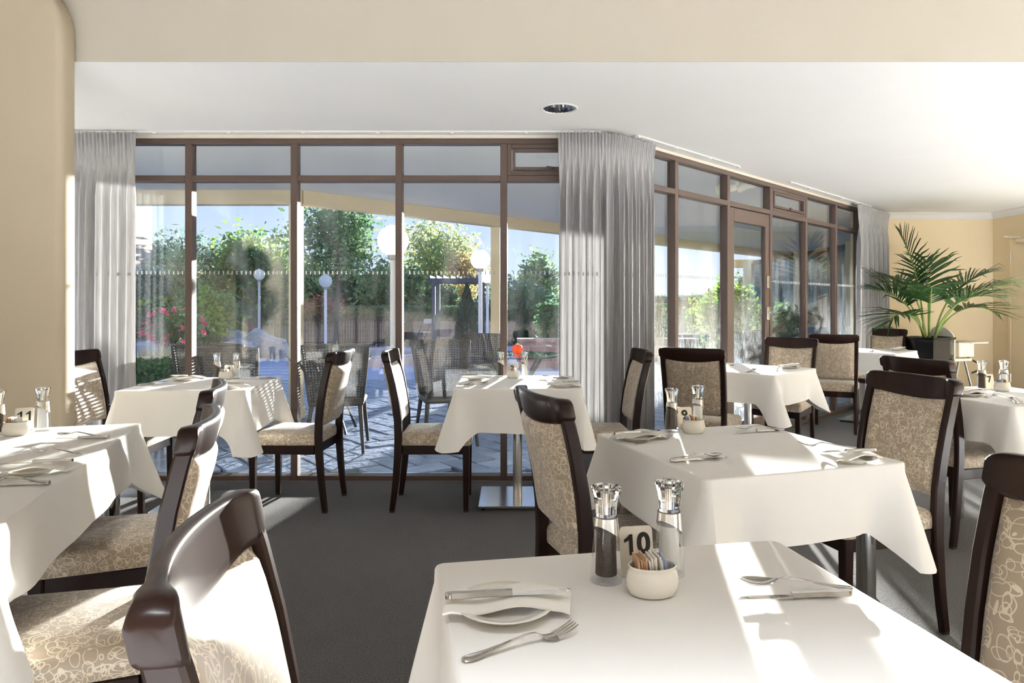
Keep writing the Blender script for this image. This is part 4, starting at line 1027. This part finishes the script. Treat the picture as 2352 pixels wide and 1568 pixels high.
def hedge(label, x0, x1, y, dpt, h, mat, n, leaf=.05, rz=0, seed=1, z0=-.1):
    rg = random.Random(seed); L = x1-x0; t = empty('hedge', ((x0+x1)/2, y, z0), rz); tag(t, label, 'hedge', 'clipped hedges')
    MB().rbox((0, 0, (h-.05)/2), (L-.1, dpt-.1, h-.05), .04).build('core', 'leaf_dark', t)
    m = MB()
    for i in range(n):
        f = rg.random()
        if f < .3: p = Vector((rg.uniform(-L/2, L/2), rg.uniform(-dpt/2, dpt/2), h))
        elif f < .8: p = Vector((rg.uniform(-L/2, L/2), -dpt/2, rg.uniform(.02, h)))
        elif f < .87: p = Vector((rg.uniform(-L/2, L/2), dpt/2, rg.uniform(.02, h)))
        else: p = Vector((rg.choice((-1, 1))*L/2, rg.uniform(-dpt/2, dpt/2), rg.uniform(.02, h)))
        p += Vector((rg.gauss(0, .025), rg.gauss(0, .025), rg.gauss(0, .02)))
        d = Vector((rg.gauss(0, 1), rg.gauss(0, 1), rg.gauss(0, 1))).normalized(); e_ = d.cross(Vector((rg.gauss(0, 1), rg.gauss(0, 1), rg.gauss(0, 1)))).normalized(); s_ = leaf*rg.uniform(.6, 1.3); b = len(m.v)
        m.v += [(p-d*s_)[:], (p+e_*s_*.5)[:], (p+d*s_)[:], (p-e_*s_*.5)[:]]; m.f.append((b, b+1, b+2, b+3))
    m.build('foliage', mat, t)
# left panes
hedge('low clipped box hedge just outside the left pane', -4.6, -2.75, 6.35, .5, .80, 'leaf_mid', 5200, .028, seed=2)
pb_ = empty('planter_trough', (-3.35, 7.05, 0)); tag(pb_, 'cream planter bowl of grasses behind the low hedge', 'planter')
MB().lathe([(0, 0), (.22, 0), (.16, .12), (.14, .42), (.55, .58), (.62, .72), (.60, .735), (.54, .68), (0, .66)], 28, sy=.6).build('bowl', 'planter_cream', pb_, smooth=50)
m = MB(); rg = random.Random(5)
for i in range(260):
    x, y = rg.uniform(-.5, .5), rg.uniform(-.25, .25); h_ = rg.uniform(.10, .22); a = rg.uniform(0, 6.28); l_ = rg.uniform(.03, .12)
    p0, p1, p2 = Vector((x, y, .66)), Vector((x+math.cos(a)*l_*.4, y+math.sin(a)*l_*.4, .66+h_*.7)), Vector((x+math.cos(a)*l_, y+math.sin(a)*l_, .66+h_)); b = len(m.v)
    m.v += [(p0.x-.005, p0.y, p0.z), (p0.x+.005, p0.y, p0.z), (p1.x-.004, p1.y, p1.z), (p1.x+.004, p1.y, p1.z), p2[:]]; m.f += [(b, b+1, b+3, b+2), (b+2, b+3, b+4)]
tag(m.build('grass_tuft', 'grass_dry', pb_), 'dry pale grasses', None, None, 'stuff')
t = tree('standard_rose', 'standard rose with pink flowers on a slim stem behind the left pane', 'rose', -5.05, 10.2, .66, 1.20, .42, 1500, .045, (('leaf_mid', .75),), .022, 21, 22)
m = MB(); rg = random.Random(4)
for k in range(46):
    v = Vector((rg.gauss(0, 1), rg.gauss(0, 1), rg.gauss(0, .8))).normalized(); c = Vector((v.x*.44, v.y*.40, 1.0+v.z*.27)); leaves(m, rg, c, (.05, .05, .05), 14, .03, 4, .6)
m.build('blossom', 'petal_pink', t)
t = tree('topiary_shrub', 'clipped topiary ball above a leafy dark shrub at the left', 'shrub', -8.55, 16.2, 1.35, 2.18, .42, 2600, .05, (('leaf_blue', 1),), .05, 31, 70, spread=.3)
tree('shrub', 'broad leafy dark shrub under the topiary ball', 'shrub', -8.6, 15.4, -.05, 1.5, 1.0, 2600, .10, (('leaf_dark', .75), ('leaf_bright', .12)), .05, 32, 30, 'garden shrubs')
tree('bush', 'round bright green bush between the left panes', 'shrub', -7.0, 15.5, .2, 1.65, .75, 2600, .075, (('leaf_mid', .55), ('leaf_bright', .5)), .05, 33, 30, 'garden shrubs')
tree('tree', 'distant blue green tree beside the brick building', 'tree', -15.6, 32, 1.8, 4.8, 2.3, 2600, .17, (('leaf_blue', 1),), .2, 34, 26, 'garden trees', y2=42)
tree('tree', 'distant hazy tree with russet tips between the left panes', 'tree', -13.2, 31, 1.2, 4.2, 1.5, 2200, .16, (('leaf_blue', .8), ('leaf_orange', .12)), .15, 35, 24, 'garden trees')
tree('shrub', 'feathery yellow green shrub above the rose', 'shrub', -10.2, 20.5, .4, 2.75, .9, 2600, .10, (('leaf_pale', 1),), .05, 36, 30, 'garden shrubs')
tree('tree', 'big round green tree left of the veranda post', 'tree', -9.0, 24, .9, 3.85, 1.75, 6000, .12, (('leaf_mid', .75), ('leaf_bright', .25)), .2, 37, 46, 'garden trees')
tree('tree', 'pale tree directly behind the veranda post', 'tree', -8.2, 27, .6, 3.4, 1.2, 2400, .15, (('leaf_pale', 1),), .12, 38, 26, 'garden trees', y2=30)
hedge('short square hedge beside the rocks', -7.75, -6.95, 17.6, .7, 1.05, 'leaf_olive', 1800, .05, seed=6)
tree('red_flax', 'dark red spiky plant beside the rocks', 'plant', -8.0, 18.6, .1, .95, .8, 900, .16, (('leaf_red', 1),), 0, 39, 16)
tree('red_flax', 'low red groundcover plant in front of the square hedge', 'plant', -6.7, 15.6, -.05, .35, .7, 700, .08, (('leaf_red', 1),), 0, 40, 16)
# middle panes
tree('tree', 'tall airy light green tree at the centre', 'tree', -5.3, 20.5, 1.9, 4.9, 1.35, 3400, .10, (('leaf_pale', .55), ('leaf_mid', .5)), .09, 41, 26, 'garden trees', spread=.4)
tree('shrub', 'dark spreading evergreen below the airy tree', 'shrub', -6.0, 25, .5, 2.9, 1.9, 4200, .13, (('leaf_dark', .8), ('leaf_mid', .3)), .12, 42, 34, 'garden shrubs', y2=30.5)
tree('shrub', 'dark evergreen beside the tallest globe lamp', 'shrub', -4.2, 24, .5, 2.8, 1.5, 3400, .13, (('leaf_mid', .7), ('leaf_pale', .3)), .12, 43, 30, 'garden shrubs', y2=27.6)
tree('shrub', 'russet leaved shrub behind the railing', 'shrub', -6.4, 22.5, .5, 1.6, .8, 1200, .09, (('leaf_orange', .6), ('leaf_red', .3)), .05, 44, 18, 'garden shrubs')
hedge('long clipped hedge above the brick wall beyond the pool', -6.0, 2.4, 25.0, 1.2, 1.25, 'leaf_mid', 5000, .09, seed=7)
tree('tree', 'autumn tree turning yellow and orange beyond the pergola', 'tree', -2.55, 23.5, 1.1, 4.3, 1.55, 5200, .11, (('leaf_yellow', .5), ('leaf_pale', .55)), .12, 45, 34, 'garden trees', spread=.38, y2=35)
tree('tree', 'orange leaved branches at the right of the autumn tree', 'tree', -1.55, 23.0, 1.2, 3.3, .75, 1500, .10, (('leaf_orange', .8), ('leaf_yellow', .3)), .06, 46, 18, 'garden trees', y2=31)
tree('shrub', 'dark shrub under the pergola', 'shrub', -2.6, 25.5, .2, 1.8, 1.4, 2400, .11, (('leaf_dark', .7), ('leaf_mid', .4)), .05, 47, 26, 'garden shrubs', y2=27.3)
def conifer(label, x, y, h, r, seed):
    rg = random.Random(seed); t = empty('conifer', (x, y, -.1)); tag(t, label, 'conifer', 'slim conifers'); m = MB()
    for i in range(1300):
        z = rg.random()**1.3; a = rg.uniform(0, 6.28); rr_ = r*(1-z)**.8*rg.uniform(.6, 1.05); p = Vector((math.cos(a)*rr_, math.sin(a)*rr_, .1+z*h)); d = Vector((math.cos(a)*.4, math.sin(a)*.4, 1)).normalized(); e_ = d.cross(Vector((rg.gauss(0, 1), rg.gauss(0, 1), .1))).normalized(); s_ = .07; b = len(m.v)
        m.v += [(p-d*s_)[:], (p+e_*s_*.5)[:], (p+d*s_)[:], (p-e_*s_*.5)[:]]; m.f.append((b, b+1, b+2, b+3))
    m.build('foliage', 'leaf_dark', t); MB().tube([(0, 0, 0), (0, 0, h*.9)], [.05, .01], 6).build('trunk', 'bark', t)
conifer('slim dark conifer between the pergola and the globe lamp', -1.38, 20.9, 1.9, .45, 51); conifer('small slim conifer right of the veranda post', .35, 22.4, 1.65, .35, 52)
conifer('slim dark conifer left of the pergola', -3.7, 22.6, 1.6, .55, 53)
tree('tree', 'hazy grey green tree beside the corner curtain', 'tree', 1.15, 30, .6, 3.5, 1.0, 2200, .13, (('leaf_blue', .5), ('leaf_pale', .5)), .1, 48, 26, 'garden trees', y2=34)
tree('shrub', 'tall loose hedge plants right of the veranda post', 'shrub', .35, 26, .3, 2.2, 1.5, 3000, .12, (('leaf_blue', .6), ('leaf_mid', .4)), .05, 49, 30, 'garden shrubs', y2=29)
hedge('clipped hedge above the brick wall near the corner curtain', .55, 2.0, 14.4, .8, 1.32, 'leaf_mid', 2200, .06, seed=8)
hedge('clipped hedge behind the corner curtain', 2.14, 3.2, 14.4, .8, 1.32, 'leaf_mid', 1600, .06, seed=18)
# angled window
tree('bush', 'sunlit bright green bush seen through the angled window', 'shrub', 3.75, 11.9, .30, 1.62, .62, 3200, .06, (('leaf_bright', .7), ('leaf_mid', .35)), .08, 61, 40, 'garden shrubs', spread=.3)
hedge('clipped hedge along the brick wall behind the corner curtain', 4.6, 8.8, 17.6, .7, 1.2, 'leaf_mid', 3600, .06, seed=9)
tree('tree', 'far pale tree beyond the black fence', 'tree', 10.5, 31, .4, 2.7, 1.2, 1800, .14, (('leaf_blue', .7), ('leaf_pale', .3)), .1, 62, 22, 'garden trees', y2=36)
tree('shrub', 'shrub beside the wing outside the angled window', 'shrub', 5.6, 14.2, .0, 1.3, .6, 1600, .07, (('leaf_mid', 1),), .05, 63, 20, 'garden shrubs')

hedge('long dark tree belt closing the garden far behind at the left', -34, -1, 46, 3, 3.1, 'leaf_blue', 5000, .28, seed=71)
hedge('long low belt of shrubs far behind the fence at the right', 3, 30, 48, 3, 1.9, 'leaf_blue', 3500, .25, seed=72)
# ------------------------------------------------------------------ rocks
def rock(x, y, sx_, sy_, sz, seed, label):
    rg = random.Random(seed); bm = bmesh.new(); bmesh.ops.create_icosphere(bm, subdivisions=4, radius=1)
    ks = [(Vector((rg.gauss(0, 1), rg.gauss(0, 1), rg.gauss(0, 1))).normalized(), rg.uniform(.5, .95)) for _ in range(14)]
    for v in bm.verts:
        p = v.co.copy()
        for n_, d_ in ks:
            e_ = p.dot(n_)-d_
            if e_ > 0: p -= n_*e_*.9
        nz = mnoise.noise(p*2.3+Vector((seed, 0, 0)))*.16+mnoise.noise(Vector((p.x*3, p.y*3, p.z*9))+Vector((0, seed, 0)))*.10
        p *= 1+nz
        v.co = Vector((p.x*sx_, p.y*sy_, p.z*sz))
    me = bpy.data.meshes.new('rock'); bm.to_mesh(me); bm.free(); me.materials.append(MATS['rock_grey'])
    o = bpy.data.objects.new('garden_rock', me); C.objects.link(o); o.location = (x, y, sz*.25); o.rotation_euler = (0, 0, rg.uniform(0, 6)); tag(o, label, 'rock', 'rockery boulders')
rg = random.Random(77)
for k, (px, yy, s_) in enumerate(((-9.0, 15.6, .55), (-8.3, 15.0, .6), (-7.6, 15.2, .5), (-8.7, 14.5, .5), (-7.9, 14.3, .55), (-7.1, 14.6, .45), (-6.95, 16.9, .6), (-6.3, 17.1, .65), (-6.6, 16.2, .6), (-5.95, 16.3, .55), (-7.4, 16.4, .6), (-6.2, 15.6, .5))):
    rock(px, yy, s_*1.2, s_*.8, s_*.85, 100+k, ('grey weathered boulder below the topiary shrub' if px < -7 else 'grey weathered boulder beside the square hedge')+', beyond the left panes')

# ------------------------------------------------------------------ walls, fence, pool, pergola, far buildings
bw = MB().box((0, 0, .3), (11.5, .3, .72)).box((0, 0, .68), (11.5, .36, .06)).build('garden_wall', 'brick_pink', loc=(-1.6, 23.75, -.05)); tag(bw, 'low pink brick wall below the long hedge beyond the pool', 'wall')
bw = MB().box((0, 0, .26), (3.6, .3, .62)).box((0, 0, .59), (3.6, .36, .06)).build('garden_wall', 'brick_pink', loc=(1.9, 13.7, -.05)); tag(bw, 'low pink brick wall near the corner curtain', 'wall')
bw = MB().box((0, 0, .26), (5.6, .3, .52)).box((0, 0, .54), (5.6, .36, .06)).build('garden_wall', 'brick_pink', loc=(6.6, 16.9, -.05)); tag(bw, 'low pink brick wall seen through the angled window', 'wall')
def railing(x0, y0, x1, y1, z0, h, label, bars):
    d = Vector((x1-x0, y1-y0, 0)); L = d.length; t = empty('railing', (x0, y0, z0), math.atan2(d.y, d.x)); tag(t, label, 'fence', 'black metal railings')
    for z in (.12, h-.03): MB().box((L/2, 0, z), (L, .04, .035)).build('rail', 'fence_black', t)
    m = MB()
    for k in range(bars+1): m.box((L*k/bars, 0, h/2), (.016, .016, h))
    tag(m.build('bar_row', 'fence_black', t), None, None, None, 'stuff')
    for k in range(4): MB().box((L*k/3, 0, h/2+.03), (.05, .05, h+.06)).build('post', 'fence_black', t)
railing(-7.4, 21.3, -3.6, 21.3, -.05, .88, 'black metal pool railing in front of the brick wall', 40)
railing(-3.6, 21.3, -4.9, 18.9, -.05, .88, 'black metal pool railing running towards the terrace', 26)
railing(6.2, 21.5, 9.6, 21.5, -.05, 1.75, 'tall black fence behind the bright green bush', 26)
pool = empty('spa_pool', (-3.35, 15.3, -.02)); tag(pool, 'small round blue pool with a pale coping', 'pool')
MB().lathe([(1.25, .0), (1.25, .16), (1.28, .18), (1.55, .18), (1.6, .15), (1.6, 0)], 48, caps=False).build('coping', 'coping_pink', pool, smooth=40)
MB().lathe([(0, .10), (1.26, .10), (1.26, .105), (0, .105)], 40).build('water', 'pool_water', pool)
for k in range(24):
    a = 2*math.pi*k/24; MB().rbox((0, 0, .19), (.36, .28, .03), .008, M=Matrix.Rotation(a, 4, 'Z') @ Matrix.Translation((0, 1.42, 0))).build('coping_slab', 'coping_pink', pool)
pg = empty('pergola', (-1.75, 22.0, -.05)); tag(pg, 'weathered grey timber pergola in front of the autumn tree', 'pergola')
for x in (-.72, .78):
    for y in (-.5, .9): MB().rbox((x, y, 1.0), (.11, .11, 2.0), .01).build('post', 'timber_grey', pg)
for y in (-.5, .9): MB().rbox((.03, y, 2.06), (1.9, .06, .14), .01).build('beam', 'timber_grey', pg)
for k in range(9): MB().rbox((-.82+k*.21, .2, 2.17), (.045, 2.0, .09), .006).build('rafter', 'timber_grey', pg)
def bistro(x, y, a, label, cush):
    t = empty('folding_chair', (x, y, -.02), R(a)); tag(t, label, 'chair', 'far folding chairs')
    for sx_ in (-1, 1):
        MB().tube([(sx_*.19, .18, 0), (sx_*.19, -.2, .85)], .012, 6).build('leg', 'fence_black', t); MB().tube([(sx_*.17, -.2, 0), (sx_*.17, .2, .46)], .012, 6).build('leg', 'fence_black', t)
    MB().rbox((0, 0, .46), (.38, .38, .025), .008).build('seat', cush, t); MB().rbox((0, -.19, .78), (.38, .02, .14), .006).build('backrest', cush, t)
bistro(-3.15, 20.6, 100, 'black folding chair with a red back far out on the terrace', 'cloth_red'); bistro(-2.65, 20.2, 60, 'black folding chair with a white seat far out on the terrace', 'planter_cream')
hb = empty('brick_building', (-13.75, 23.0, 0)); tag(hb, 'pale brick building at the far left behind the garden', 'building')
MB().box((-3.5, 0, 5), (7.0, 6.2, 10)).build('wall', 'brick_cream', hb)
for y_ in (1.15, -1.2):
    fw = MB().rbox((0, y_, 3.45), (.10, 1.0, 1.25), .01).build('window', 'brick_trim', hb); MB().box((.05, y_, 3.47), (.04, .80, 1.05)).build('pane', 'window_dark', fw)
ob = empty('far_canopy', (10.4, 30, 0)); tag(ob, 'far building edge with an orange fascia beyond the fence', 'building')
MB().box((.4, 0, 3.05), (2.4, .4, .34)).build('fascia', 'fascia_orange', ob); MB().box((1.4, .3, 1.45), (.4, .4, 2.9)).build('column', 'stucco_cream', ob)
